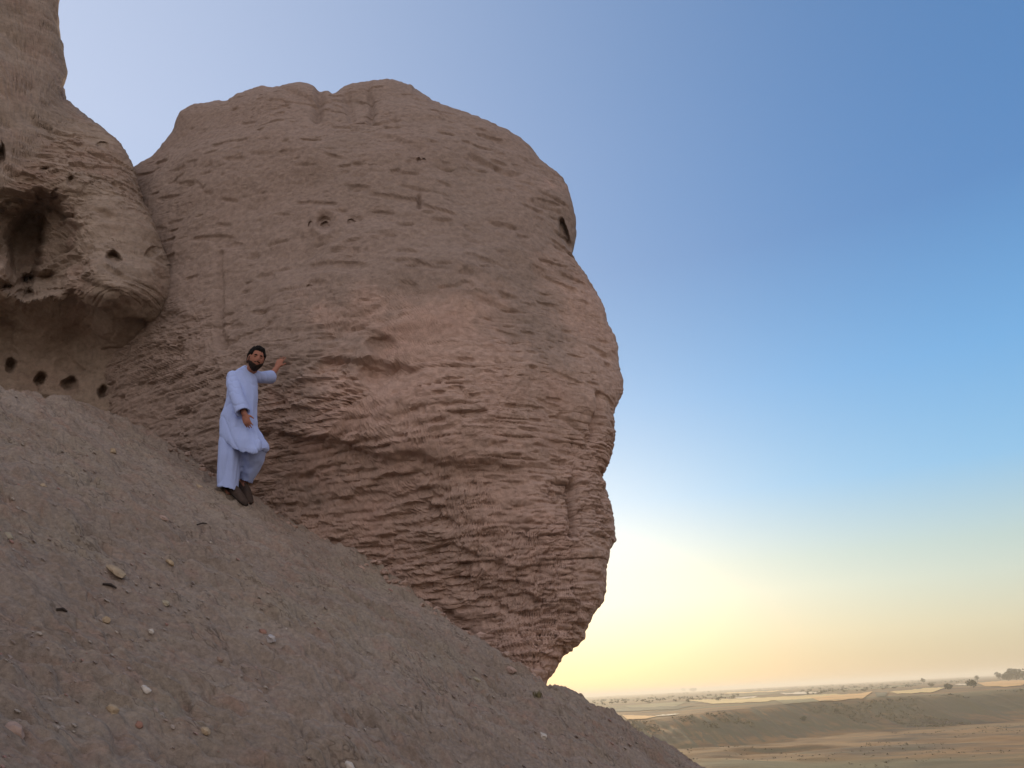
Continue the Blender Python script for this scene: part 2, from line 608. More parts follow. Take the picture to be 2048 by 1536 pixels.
def chips(u, v, seed):
    """Cell pattern: every cell gets its own level, like broken slabs; also the distance to the nearest joint."""
    u = np.asarray(u, np.float32)
    v = np.asarray(v, np.float32)
    iu, iv = np.floor(u).astype(np.int32), np.floor(v).astype(np.int32)
    b1 = np.full(u.shape, 9.0, np.float32)
    b2 = np.full(u.shape, 9.0, np.float32)
    val = np.zeros(u.shape, np.float32)
    for du in (-1, 0, 1):
        for dv in (-1, 0, 1):
            cu, cv = iu + du, iv + dv
            pu = cu + 0.15 + 0.7 * hash1(cu, cv, seed)
            pv = cv + 0.15 + 0.7 * hash1(cu, cv, seed + 1)
            d = np.maximum(np.abs(u - pu), np.abs(v - pv)) * 0.75 + 0.25 * np.hypot(u - pu, v - pv)
            near = d < b1
            b2 = np.where(near, b1, np.minimum(b2, d))
            val = np.where(near, hash1(cu, cv, seed + 2), val)
            b1 = np.where(near, d, b1)
    return val - 0.5, b2 - b1


def build_rock(name, outline, centre, depth_pts, n, round_d, n_exp, back, shape_fn, mat, umax=1.16, rim_damp=0.35):
    ol = np.array(outline, float)
    th = np.arctan2(ol[:, 1] - centre[1], ol[:, 0] - centre[0])
    rr = np.hypot(ol[:, 0] - centre[0], ol[:, 1] - centre[1])
    o = np.argsort(th)
    th, rr = th[o], rr[o]
    th = np.concatenate([th - 2 * math.pi, th, th + 2 * math.pi])
    rr = np.tile(rr, 3)
    # resample along the outline so that bends stay crisp but are not faceted
    dense = np.linspace(-math.pi, math.pi, 2881)
    rd = np.interp(dense, th, rr)
    ker = np.array([1, 2, 3, 2, 1]) / 9.0
    rd = np.convolve(np.concatenate([rd[-5:-1], rd, rd[1:5]]), ker, 'same')[4:-4]
    k2 = np.hanning(181)
    k2 /= k2.sum()
    rs = np.convolve(np.concatenate([rd[-121:-1], rd, rd[1:121]]), k2, 'same')[120:-120]
    lowr = 0.5 + 0.5 * smooth(-0.1, 0.5, np.sin(dense))
    rd = rd + (2.2 * vn(dense * 60, 0, 3.3, 71) + 1.6 * vn(dense * 130, 0, 1.3, 72)) * lowr
    u, ph = concentric(n)
    u = u * umax
    Rs = np.interp(ph, dense, rs)
    R = Rs + (np.interp(ph, dense, rd) - Rs) * smooth(0.70, 1.0, u)
    phi = u * math.pi / 2
    e = 2.0 / n_exp
    s = np.sin(phi) ** e
    c = np.cos(phi)
    px = centre[0] + R * s * np.cos(ph)
    py = centre[1] + R * s * np.sin(ph)
    yf = tps(depth_pts)(px, py)
    depth = yf + round_d * np.where(c >= 0, 1 - np.abs(c) ** e, 1.0) + np.where(c < 0, back * np.abs(c) ** e, 0)
    a, el = ray(px, py)
    V = np.stack([a * depth, depth, el * depth], -1)
    N = grid_normals(blur(V, 12))
    if N[n // 2, n // 2, 1] > 0:
        N = -N
    disp, push = shape_fn(V[..., 0], V[..., 1], V[..., 2], px, py)
    disp = 0.6 * disp + 0.4 * blur(disp, 1)
    damp = 1 - (1 - rim_damp) * smooth(0.80, 0.97, u)
    damp = np.where(u > 1, damp * smooth(1.15, 1.03, u), damp)
    V = V + N * (disp * damp)[..., None]
    pd = np.stack([a, np.ones_like(a), el], -1)      # deep hollows go straight into the face
    pd = pd / np.linalg.norm(pd, axis=-1, keepdims=True)
    V = V + pd * (push * np.where(u > 1, 0, 1))[..., None]
    verts = V.reshape(-1, 3)
    ring = np.concatenate([np.arange(n) * n, (n - 1) * n + np.arange(1, n), np.arange(n - 2, -1, -1) * n + n - 1, np.arange(n - 2, 0, -1)])
    cb = V.reshape(-1, 3)[ring].mean(0) + np.array([0, 1.6, 0])
    verts = np.concatenate([verts, [cb]])
    ci = n * n
    q = grid_quads(n, n)
    t = [(ci, ring[i], ring[(i + 1) % len(ring)]) for i in range(len(ring))]
    # outward winding
    v0, v1, v2 = (verts[q[len(q) // 2, i]] for i in (0, 1, 2))
    if np.cross(v1 - v0, v2 - v0)[1] > 0:
        q = q[:, ::-1]
    else:
        t = [(a_, c_, b_) for a_, b_, c_ in t]
    return mesh_from(name, verts, q, t, mat, smooth_shade=False)


BOULDER = [(285, 320), (300, 312), (318, 292), (345, 262), (357, 238), (362, 226), (390, 212), (430, 202), (455, 200),
           (470, 187), (520, 170), (545, 173), (575, 168), (597, 163), (625, 170), (640, 179), (655, 181), (665, 188), (690, 172),
           (720, 165), (750, 161), (785, 161), (800, 166), (820, 172), (835, 182), (860, 198), (890, 210), (930, 222), (960, 233),
           (990, 245), (1020, 260), (1050, 282), (1080, 315), (1110, 340), (1127, 355), (1137, 375), (1143, 410), (1147, 440),
           (1148, 470), (1144, 492), (1141, 508), (1145, 516), (1152, 530), (1165, 545), (1185, 580), (1203, 612), (1210, 645), (1230, 675),
           (1236, 700), (1240, 735), (1245, 760), (1244, 785), (1229, 812), (1225, 830), (1229, 870), (1222, 905), (1206, 938),
           (1203, 955), (1211, 975), (1217, 1000), (1221, 1040), (1228, 1082), (1221, 1096), (1212, 1125), (1208, 1150),
           (1209, 1180), (1205, 1200), (1188, 1225), (1170, 1262), (1167, 1284), (1150, 1293), (1128, 1310), (1118, 1325),
           (1108, 1345), (1097, 1362), (1092, 1378), (1094, 1392), (1088, 1440), (1000, 1470), (800, 1400), (500, 1210), (330, 1060),
           (220, 880), (200, 700), (210, 550), (225, 430), (248, 345)]
B_DEPTH = [(300, 380, 9.2), (420, 320, 8.95), (600, 260, 8.75), (760, 250, 8.6), (900, 300, 8.5), (1040, 380, 8.45),
           (300, 550, 9.1), (450, 520, 8.75), (700, 520, 8.2), (950, 520, 8.0), (1090, 520, 8.2), (330, 720, 8.8), (440, 700, 8.45), (560, 700, 8.1),
           (700, 690, 7.9), (760, 720, 7.85), (950, 720, 7.65), (1130, 720, 7.85), (380, 850, 8.6), (480, 830, 8.3), (600, 830, 8.05), (800, 850, 7.75), (1000, 880, 7.62),
           (1150, 900, 7.75), (480, 950, 8.45), (600, 970, 8.40), (750, 1000, 8.15), (900, 1050, 7.85), (1100, 1100, 7.55),
           (600, 1080, 8.3), (800, 1200, 8.1), (950, 1250, 7.95), (1080, 1250, 7.5), (1050, 1350, 7.25), (1090, 1400, 7.1),
           (950, 1400, 7.9), (650, 1250, 8.6)]


def boulder_shape(x, y, z, px, py):
    off, blk, groove, joint, rnd = strata(x, y, z, 100)
    # the lower two thirds are ragged, the crown is weathered smooth
    m = smooth(560, 760, py + 60 * vn(x * 0.9, z * 0.9, 1, 90))
    m = m * (1 - 0.75 * smooth(950, 1120, px) * smooth(930, 780, py))
    patch = smooth(-0.35, 0.45, vn(x * 0.8, y, z * 1.1, 91) + 0.5 * vn(x * 2, y, z * 3, 92))
    M = 0.08 + 0.92 * m * (0.35 + 0.65 * patch)
    d = M * (0.034 * off + 0.025 * blk + 0.03 * rnd - 0.030 * groove - 0.012 * joint)
    sx = x + 0.35 * y
    wx = 0.06 * vn(x * 2.5, y, z * 5, 170) + 0.015 * vn(x * 9, y, z * 18, 171)
    wz = 0.035 * vn(x * 0.9, y, z * 2, 172) + 0.007 * vn(x * 5, y, z * 14, 173) + 0.03 * x
    c1, e1 = chips((sx + wx) * 2.1, (z + wz) * 9.0, 180)
    c2, e2 = chips((sx + wx) * 5.5, (z + wz) * 20, 184)
    c3, e3 = chips((sx + wx) * 11, (z + wz) * 46, 188)
    rag = smooth(-0.3, 0.35, vn(x * 1.1, y, z * 1.6, 176) + 0.6 * vn(x * 2.7, y, z * 4.5, 177)) * (0.10 + 0.90 * m)
    d = d + rag * (0.062 * c1 + 0.046 * c2 + 0.020 * c3) * (0.55 + 0.45 * smooth(-0.2, 0.5, vn(x * 0.9, y, z * 1.2, 195)))
    d = d - rag * (0.026 * np.exp(-(e1 / 0.05) ** 2) * smooth(-0.1, 0.4, vn(x * 2, y, z * 3, 191)) + 0.022 * np.exp(-(e2 / 0.09) ** 2))
    lam = vn(x * 2.6, y * 2.6, (z + 0.02 * x) * 34, 95)
    d = d + (0.05 + 0.8 * m) * (0.006 * lam - 0.034 * smooth(0.40, 0.66, vn(x * 5, y * 5, z * 24, 96)) * patch)
    d = d - (0.35 + 0.65 * m) * 0.026 * smooth(0.48, 0.70, vn(x * 8, y * 8, z * 36, 97)) * smooth(0.0, 0.5, vn(x * 1.1, y, z * 1.4, 98))
    d = d + 0.10 * fbm(x * 0.7, y * 0.7, z * 0.8, 3, 0.45, 110) * (0.6 + 0.4 * (1 - m))
    d = d + (0.55 + 0.45 * m) * 0.020 * fbm(x * 2.0, y * 2.0, z * (3.0 + 1.6 * m), 4, 0.55, 120)
    d = d + 0.012 * (m * fbm(x * 9, y * 9, z * 18, 3, 0.65, 130) + (1 - m) * 0.55 * fbm(x * 13, y * 13, z * 15, 3, 0.65, 131))
    dip = z + 0.30 * x
    d = d - 0.035 * (1 - m) * smooth(0.42, 0.8, vn(x * 2.6, y * 2, dip * 9, 140))
    d = d - 0.03 * smooth(0.55, 0.9, vn(x * 4.2, y * 3, z * 14, 141))
    d = d + ledge(px, py, [(395, 852), (540, 842), (640, 858), (720, 880), (800, 905), (850, 908), (960, 905), (1130, 912)], 0.13, 140, 30)
    d = d + ledge(px, py, [(520, 775), (560, 790), (640, 800)], 0.10, 40)
    d = d + ledge(px, py, [(615, 722), (660, 712), (730, 712), (800, 718), (850, 722)], 0.15, 30, 5)
    d = d + ledge(px, py, [(880, 800), (930, 792), (965, 812)], 0.07, 18, 4)
    d = d + ledge(px, py, [(775, 832), (830, 812), (838, 830)], 0.05, 16, 4)
    d = d + ledge(px, py, [(930, 305), (985, 322), (1052, 350)], 0.10, 22, 5)
    d = d + ledge(px, py, [(745, 270), (800, 276), (860, 300)], 0.05, 25, 6)
    d = d + ledge(px, py, [(470, 672), (560, 655), (690, 640)], 0.05, 14, 4)
    d = d + ledge(px, py, [(570, 1010), (700, 985), (830, 990)], 0.06, 26, 4)
    d = d + ledge(px, py, [(785, 1012), (850, 1000), (905, 1045), (930, 1050)], 0.08, 26, 4)
    d = d + ledge(px, py, [(830, 1110), (900, 1085), (960, 1105)], 0.10, 24, 4)
    d = d + ledge(px, py, [(1055, 812), (1085, 806), (1112, 818)], 0.07, 12, 4)
    d = d + ledge(px, py, [(820, 1160), (900, 1158), (985, 1165)], 0.06, 24, 4)
    d = d + ledge(px, py, [(980, 1120), (1040, 1128), (1100, 1120)], 0.05, 18, 4)
    d = d + ledge(px, py, [(650, 650), (720, 640), (775, 662)], 0.06, 16, 4)
    d = d + crack(px, py, [(1150, 960), (1144, 1000), (1148, 1050), (1142, 1070)], 0.10, 7)
    d = d + crack(px, py, [(1125, 830), (1160, 860), (1180, 890), (1190, 860)], 0.05, 6)
    d = d + crack(px, py, [(1198, 790), (1196, 820), (1185, 870)], 0.07, 7)
    d = d + crack(px, py, [(838, 395), (838, 415)], 0.06, 4) + crack(px, py, [(438, 505), (436, 600), (431, 660), (440, 690)], 0.06, 7)
    d = d + crack(px, py, [(640, 180), (632, 235)], 0.10, 9) + crack(px, py, [(690, 185), (700, 230)], 0.06, 8)
    d = d + ledge(px, py, [(560, 175), (610, 190), (650, 215)], 0.07, 22, 9) + ledge(px, py, [(735, 235), (770, 240), (800, 232)], 0.06, 16, 9)
    d = d + crack(px, py, [(735, 170), (742, 205), (738, 238)], 0.07, 6) + ledge(px, py, [(370, 372), (395, 362), (415, 380)], 0.05, 14, 9)
    d = d - 0.10 * np.exp(-(((px - 720) / 40) ** 2 + ((py - 210) / 35) ** 2))
    push = -pit(px, py, (650, 446), 15, 15, 0.06) - pit(px, py, (650, 449), 8, 8, 0.07) - pit(px, py, (701, 441), 7, 8, 0.06) \
        - pit(px, py, (622, 450), 6, 7, 0.06) - pit(px, py, (838, 327), 5, 5, 0.04) - pit(px, py, (848, 327), 5, 5, 0.04) \
        - pit(px, py, (1130, 468), 9, 34, 0.22, -0.22) - pit(px, py, (755, 748), 42, 34, 0.16, 0, 0.1, 0.3) \
        - pit(px, py, (760, 692), 34, 20, 0.11, 0, 0.15, 0.35) - pit(px, py, (1120, 505), 4, 4, 0.05) - pit(px, py, (620, 575), 5, 4, 0.05)
    push = push + 0.09 * np.exp(-(((px - 755) / 28) ** 2 + ((py - 432) / 16) ** 2))
    # bulging rim of the round socket and the raised tool-marked panel left of the man
    d = d + 0.05 * np.exp(-(((np.hypot(px - 652, py - 446) - 26) / 9) ** 2))
    return d, push


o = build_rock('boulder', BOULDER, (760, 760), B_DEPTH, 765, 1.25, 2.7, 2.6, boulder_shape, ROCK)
tag(o, 'huge rounded brown sandstone boulder with ragged overhanging base standing on the slope', 'boulder')

CLIFF = [(118, 0), (119, -100), (60, -300), (-200, -420), (-500, -320), (-760, 100), (-760, 600), (-600, 960), (-300, 1060), (60, 960), (200, 890),
         (268, 810), (290, 745), (308, 675), (332, 636), (343, 600), (347, 565), (336, 520), (312, 470), (292, 420), (276, 370), (264, 326),
         (255, 310), (240, 285), (222, 265), (205, 250), (180, 236), (160, 222), (146, 212), (130, 200), (128, 190), (128, 180), (123, 172), (130, 160), (133, 145),
         (130, 125), (122, 95), (120, 60), (117, 20)]
C_DEPTH = [(0, 60, 8.75), (90, 80, 9.0), (0, 220, 8.5), (90, 220, 8.8), (0, 350, 8.4), (150, 350, 8.6), (250, 450, 8.65), (300, 550, 8.45), (200, 560, 8.30), (230, 600, 8.32),
           (100, 420, 8.7), (0, 440, 8.6), (60, 500, 9.0), (100, 540, 8.8), (0, 560, 8.6), (60, 600, 8.75), (0, 650, 9.55), (150, 680, 9.75), (265, 695, 9.35), (0, 780, 9.6), (150, 800, 9.65), (250, 820, 9.3),
           (-300, 100, 8.0), (-300, 500, 8.0), (-300, 800, 8.4), (0, -200, 9.1), (-300, -250, 8.6), (-600, 300, 8.4), (-600, 800, 8.6)]


def cliff_shape(x, y, z, px, py):
    off, blk, groove, joint, rnd = strata(x, y, z, 300)
    d = 0.016 * off + 0.008 * blk + 0.01 * rnd - 0.010 * groove
    rag = smooth(0.0, 0.5, vn(x * 1.1, y, z * 1.6, 376) + 0.6 * vn(x * 2.7, y, z * 3.5, 377))
    c1, e1 = chips((x + 0.1 * vn(x * 3, y, z * 4, 370)) * 4, (z + 0.08 * vn(x * 3, y, z * 4, 371)) * 9, 380)
    c2, e2 = chips(x * 10 + vn(x * 6, y, z * 8, 372), z * 22 + vn(x * 6, y, z * 8, 373), 384)
    cv = np.hypot((px - 66) / 105, (py - 495) / 130)
    rag = np.maximum(rag, smooth(1.35, 1.0, cv))
    d = d + rag * (0.07 * c1 + 0.035 * c2)
    d = d + 0.10 * fbm(x * 0.8, y * 0.8, z * 0.9, 3, 0.45, 310)
    d = d + 0.022 * fbm(x * 2.2, y * 2.2, z * 3.0, 4, 0.55, 320)
    d = d + 0.009 * fbm(x * 9, y * 9, z * 13, 3, 0.6, 330)
    d = d - 0.05 * smooth(0.45, 0.8, vn(x * 2.4, y * 2, (z + 0.4 * x) * 6, 340))
    d = d + ledge(px, py, [(-60, 362), (40, 372), (140, 430)], 0.18, 60, 8)
    d = d + ledge(px, py, [(120, 585), (180, 622), (260, 645), (345, 640)], 0.12, 60, 8)
    d = d + crack(px, py, [(150, 520), (158, 560), (185, 575), (230, 588)], 0.05, 9)
    d = d + crack(px, py, [(20, 575), (60, 590), (120, 580)], 0.05, 8)
    push = -pit(px, py, (66, 490), 88, 112, 0.50, 0.1, 0.55, 0.22) - pit(px, py, (52, 500), 34, 88, 0.50, 0.12, 0.5, 0.25) - pit(px, py, (72, 570), 66, 30, 0.35, -0.2, 0.5, 0.22) \
        - pit(px, py, (-30, 500), 34, 60, 0.3, 0, 0.2) - pit(px, py, (226, 512), 18, 19, 0.26, 0, 0.45, 0.24) \
        - pit(px, py, (88, 338), 11, 10, 0.12, 0, 0.4, 0.25) - pit(px, py, (144, 362), 9, 17, 0.12, -0.35, 0.4, 0.25) - pit(px, py, (3, 303), 10, 17, 0.25, 0, 0.55, 0.16) \
        - pit(px, py, (22, 733), 11, 14, 0.24, 0.1, 0.4, 0.3) - pit(px, py, (84, 762), 14, 13, 0.24, 0.3, 0.45, 0.26) - pit(px, py, (147, 774), 14, 12, 0.22, -0.2, 0.45, 0.3) \
        - pit(px, py, (211, 786), 11, 19, 0.22, 0.5, 0.45, 0.3) - pit(px, py, (310, 500), 14, 10, 0.10) - pit(px, py, (205, 288), 14, 8, 0.08, 0.4) \
        - pit(px, py, (292, 360), 7, 4, 0.08, 0.6)
    return d, push


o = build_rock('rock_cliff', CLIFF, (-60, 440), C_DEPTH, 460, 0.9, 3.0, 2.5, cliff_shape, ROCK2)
tag(o, 'shadowed brown rock cliff with a hollow cave and a row of small round holes', 'cliff')

# ------------------------------------------------------------------ the plain
H_LOW, H_TER = -22.0, -8.5
SC_PX = [(1100, 1440, 1505), (1300, 1437, 1505), (1400, 1424, 1500), (1540, 1410, 1483), (1700, 1399, 1466), (1850, 1390, 1452), (2048, 1376, 1440), (2400, 1358, 1420)]
_sx = np.array(SC_PX, float)
_sa, _st = ray(_sx[:, 0], _sx[:, 1])
_, _sb = ray(_sx[:, 0], _sx[:, 2])
_sybot = H_LOW / _sb
_sztop = (_sybot + 85) * _st


def plain_z(x, y):
    a = np.where(y > 1, x / np.maximum(y, 1), np.where(x > 0, 9, -9))
    yb = np.interp(a, _sa, _sybot)
    zt = np.interp(a, _sa, _sztop)
    infront = y > 1
    yb = yb + infront * (13 * vn(x * 0.02, y * 0.004, 0, 401) + 6 * vn(x * 0.09, y * 0.01, 0, 402) + 2.0 * vn(x * 0.3, 0 * y, 0, 403))
    t = np.where(infront, np.clip((y - yb) / 85.0, 0, None), 0)
    tc = np.clip(t, 0, 1)
    prof = smooth(0, 1, tc) * 0.5 + tc * 0.5
    low = H_LOW + 0.9 * fbm(x * 0.012, y * 0.02, 0, 3, 0.5, 410) + 0.35 * vn(x * 0.08, y * 0.12, 0, 415)
    low = low + 1.5 * smooth(0.1, 0.8, vn(x * 0.02, y * 0.035, 4, 417))
    zt = zt + (H_TER - zt) * smooth(1, 6, t) + 0.35 * vn(x * 0.05, y * 0.02, 3, 431) * smooth(0, 0.5, t)
    z = low + (zt - low) * prof
    g = np.sin(np.clip(tc, 0, 1) * math.pi) * (0.8 * vn(x * 0.16, y * 0.02, 1, 420) + 0.4 * vn(x * 0.5, y * 0.05, 1, 421))
    return z + g * infront


def plain_material():
    m, nt, b = new_mat('plain_soil')
    tc = nt.nodes.new('ShaderNodeTexCoord').outputs['Object']
    n1 = noise(nt, mapping(nt, tc, (0.010, 0.022, 0.01)), 1.0, 6, 0.6)
    n2 = noise(nt, mapping(nt, tc, (0.05, 0.10, 0.05)), 1.0, 6, 0.7)
    n3 = noise(nt, mapping(nt, tc, (0.004, 0.011, 0.004)), 1.0, 3, 0.5)
    c = ramp(nt, n1, [(0.38, (0.10, 0.062, 0.034)), (0.50, (0.30, 0.155, 0.055)), (0.60, (0.12, 0.078, 0.040))])
    c = mix(nt, ramp(nt, n3, [(0.50, (0, 0, 0)), (0.62, (0.8, 0.8, 0.8))]), c, (0.16, 0.135, 0.062))
    c = mix(nt, ramp(nt, n2, [(0.54, (0, 0, 0)), (0.66, (0.75, 0.75, 0.75))]), c, (0.10, 0.09, 0.05))
    g = nt.nodes.new('ShaderNodeNewGeometry')
    sx = nt.nodes.new('ShaderNodeSeparateXYZ')
    nt.links.new(g.outputs['True Normal'], sx.inputs[0])
    steep = ramp(nt, sx.outputs['Z'], [(0.968, (0.9, 0.9, 0.9)), (0.994, (0, 0, 0))])
    n5 = noise(nt, mapping(nt, tc, (0.03, 0.03, 0.03)), 1.0, 6, 0.65)
    c = mix(nt, steep, c, ramp(nt, n5, [(0.35, (0.13, 0.10, 0.055)), (0.55, (0.110, 0.092, 0.046)), (0.70, (0.17, 0.12, 0.065))]))
    nt.links.new(c, b.inputs['Base Color'])
    bump(nt, b, n2, 1.2, 0.6)
    return m


PLAIN = plain_material()


def build_plain():
    az = np.concatenate([np.radians(np.linspace(-2, 40, 400)), np.radians(np.linspace(40, 358, 64)[1:-1])])
    r = np.concatenate([np.geomspace(18, 200, 60), np.linspace(202, 560, 210), np.geomspace(570, 14000, 110)])
    A, R = np.meshgrid(az, r)
    x, y = R * np.sin(A), R * np.cos(A)
    z = plain_z(x, y)
    n, m = x.shape
    V = np.stack([x, y, z], -1).reshape(-1, 3)
    o = mesh_from('plain', V, grid_quads(n, m, wrap=True)[:, ::-1], None, PLAIN)
    return tag(o, kind='structure')


build_plain()


def flat_mat(name, col, var=0.25, scale=0.05, bumpd=0.0):
    m, nt, b = new_mat(name)
    tc = nt.nodes.new('ShaderNodeTexCoord').outputs['Object']
    n1 = noise(nt, tc, scale, 5, 0.65)
    lo = tuple(c * (1 - var) for c in col)
    hi = tuple(min(1, c * (1 + var)) for c in col)
    nt.links.new(ramp(nt, n1, [(0.3, lo), (0.7, hi)]), b.inputs['Base Color'])
    if bumpd:
        bump(nt, b, n1, bumpd, 0.6)
    return m


FIELD_MATS = {
    'straw': flat_mat('straw_field', (0.70, 0.48, 0.19), 0.2, 0.02),
    'orange': flat_mat('stubble_field', (0.70, 0.39, 0.14), 0.2, 0.02),
    'pale': flat_mat('pale_track', (0.74, 0.60, 0.40), 0.1, 0.03),
    'green': flat_mat('green_field', (0.10, 0.14, 0.05), 0.3, 0.03),
    'olive': flat_mat('olive_field', (0.23, 0.185, 0.085), 0.25, 0.02),
    'dark': flat_mat('dark_scrub_field', (0.10, 0.09, 0.05), 0.3, 0.02)}


def plain_hit(px, py):
    a, e = ray(px, py)
    y = np.geomspace(60, 13000, 700)
    g = float(e) * y - plain_z(float(a) * y, y)
    below = np.where(g < 0)[0]
    if len(below) and below[0] > 0:
        i = below[0]
        yy = float(y[i - 1] + (y[i] - y[i - 1]) * g[i - 1] / (g[i - 1] - g[i]))
    else:
        yy = 13000.0
    return np.array([float(a) * yy, yy, float(plain_z(np.array([float(a) * yy]), np.array([yy]))[0])])


def field(top, bot, kind, lift):
    """A field: a thin sheet following the terrace between two edges."""
    t = np.array(top, float)
    b = np.array(bot, float)
    x0, x1 = t[0, 0], t[-1, 0]
    xs = np.linspace(x0, x1, 60)
    ty, by = np.interp(xs, t[:, 0], t[:, 1]), np.interp(xs, b[:, 0], b[:, 1])
    ty = ty + 0.9 * vn(xs / 17, py0 := t[0, 1], 0, 450) + 0.5 * vn(xs / 6, py0, 0, 451)
    by = np.maximum(by + 0.9 * vn(xs / 15, py0, 3, 452) + 0.5 * vn(xs / 6, py0, 3, 453), ty + 0.6)
    taper = np.minimum(1, np.minimum(xs - x0, x1 - xs) / (0.16 * (x1 - x0)) + 0.08)
    by = ty + (by - ty) * taper
    rows = []
    for x, ya, yb in zip(xs, ty, by):
        A, B = plain_hit(x, ya), plain_hit(x, yb)
        rows.append([B + (A - B) * k / 6 for k in range(7)])
    V = np.array(rows)
    V[..., 2] = plain_z(V[..., 0], V[..., 1]) + lift
    n, m = V.shape[:2]
    o = mesh_from('field', V, grid_quads(n, m)[:, ::-1], None, FIELD_MATS[kind])
    tag(o, kind='structure')


field([(1377, 1400), (1440, 1399), (1520, 1396), (1600, 1392), (1700, 1388)], [(1377, 1409), (1440, 1408), (1520, 1404), (1600, 1399), (1700, 1393)], 'straw', 0.30)
field([(1620, 1394), (1680, 1391), (1745, 1384)], [(1620, 1404), (1680, 1402), (1745, 1395)], 'orange', 0.36)
field([(1245, 1431), (1290, 1432), (1315, 1434)], [(1245, 1440), (1290, 1438), (1315, 1436)], 'orange', 0.33)
field([(1310, 1432), (1360, 1428)], [(1310, 1434), (1360, 1430)], 'pale', 0.42)
field([(1780, 1384), (1830, 1379), (1888, 1375)], [(1780, 1390), (1830, 1387), (1888, 1383)], 'straw', 0.38)
field([(1955, 1366), (2000, 1362), (2060, 1360)], [(1955, 1373), (2000, 1374), (2060, 1371)], 'orange', 0.40)
field([(1470, 1396), (1515, 1394)], [(1470, 1398), (1515, 1396)], 'pale', 0.46)
field([(1560, 1387), (1640, 1384)], [(1560, 1390), (1640, 1387)], 'pale', 0.44)
field([(1740, 1364), (1770, 1362)], [(1740, 1366), (1770, 1364)], 'pale', 0.6)
field([(1910, 1369), (1938, 1368)], [(1910, 1371), (1938, 1370)], 'pale', 0.5)
field([(1550, 1401), (1700, 1394)], [(1550, 1411), (1700, 1399)], 'olive', 0.25)
field([(1250, 1412), (1370, 1404)], [(1250, 1420), (1370, 1412)], 'olive', 0.25)


field([(1400, 1393), (1480, 1390), (1560, 1386)], [(1400, 1396), (1480, 1393), (1560, 1389)], 'olive', 0.34)
field([(1200, 1418), (1290, 1415), (1390, 1411)], [(1200, 1424), (1290, 1422), (1390, 1417)], 'dark', 0.28)
field([(1640, 1380), (1740, 1375), (1840, 1370)], [(1640, 1384), (1740, 1379), (1840, 1373)], 'olive', 0.34)
field([(1750, 1386), (1775, 1385)], [(1750, 1395), (1775, 1393)], 'dark', 0.40)
field([(1440, 1386), (1500, 1384), (1580, 1380)], [(1440, 1388), (1500, 1386), (1580, 1382)], 'straw', 0.5)


def leaf_mat(name, col):
    return flat_mat(name, col, 0.35, 0.8)


LEAF_D = leaf_mat('dark_foliage', (0.085, 0.082, 0.042))
LEAF_O = leaf_mat('olive_foliage', (0.115, 0.105, 0.055))
LEAF_B = leaf_mat('dry_brush', (0.13, 0.105, 0.055))
BARK = flat_mat('bark', (0.10, 0.075, 0.055), 0.3, 4.0)


def crown_geo(rng, centre, rx, rz, n_cl, leaf, V, T):
    lobes = [(np.array([rng.uniform(-0.55, 0.55) * rx, rng.uniform(-0.5, 0.5) * rx, rng.uniform(-0.4, 0.6) * rz]), rng.uniform(0.4, 0.65)) for _ in range(7)]
    for _ in range(n_cl):
        lc, lr = lobes[rng.integers(7)]
        v = rng.normal(size=3)
        v /= np.linalg.norm(v)
        p = centre + lc + v * np.array([rx, rx, rz]) * lr * rng.uniform(0.5, 1.05) ** 0.5
        a = rng.normal(size=3)
        a /= np.linalg.norm(a)
        b = np.cross(a, rng.normal(size=3))
        b /= np.linalg.norm(b)
        s = leaf * rng.uniform(0.5, 1.3)
        i = len(V)
        V.extend([p - a * s, p + b * s * 0.6, p + a * s, p - b * s * 0.6])
        T.extend([(i, i + 1, i + 2), (i, i + 2, i + 3)])


def tree(px, py_base, h_px, w_px, label, mat, seed, name='tree', cat='tree', group=None, trunk_f=0.35):
    rng = np.random.default_rng(seed)
    b = plain_hit(px, py_base)
    sc = math.hypot(1, 0.6) * b[1] / F_PX
    h, wd = h_px * sc * 0.82, w_px * sc * 0.82
    root = bpy.data.objects.new(name, None)
    COL.objects.link(root)
    root.location = b
    tag(root, label, cat, group)
    V, Q = [], []
    rings = [(0, 0, 0.05), (0.02, 0.25, 0.035), (0.05, 0.5, 0.026), (0.04, 0.75, 0.012)]
    for dx, fz, r in rings:
        for k in range(8):
            an = k * math.pi / 4
            V.append((dx * h + r * h * math.cos(an), r * h * math.sin(an), fz * h - 0.1))
    for i in range(3):
        for k in range(8):
            Q.append((i * 8 + k, i * 8 + (k + 1) % 8, i * 8 + 8 + (k + 1) % 8, i * 8 + 8 + k))
    for k in range(4):     # limbs
        an = k * 1.7 + seed
        i = len(V)
        p0 = np.array([0.03 * h, 0, 0.4 * h])
        p1 = p0 + np.array([math.cos(an) * wd * 0.3, math.sin(an) * wd * 0.3, 0.25 * h])
        for p, r in ((p0, 0.018 * h), (p1, 0.008 * h)):
            for kk in range(4):
                V.append(p + np.array([math.cos(kk * 1.57) * r, math.sin(kk * 1.57) * r, 0]))
        for kk in range(4):
            Q.append((i + kk, i + (kk + 1) % 4, i + 4 + (kk + 1) % 4, i + 4 + kk))
    mesh_from('trunk', V, Q, None, BARK, root)
    V, T = [], []
    crown_geo(rng, np.array([0, 0, h * (trunk_f + 1) / 2]), wd * 0.62, h * (1 - trunk_f) * 0.62, 420, wd * 0.10, V, T)
    mesh_from('crown', V, None, T, mat, root, smooth_shade=False)
    return root


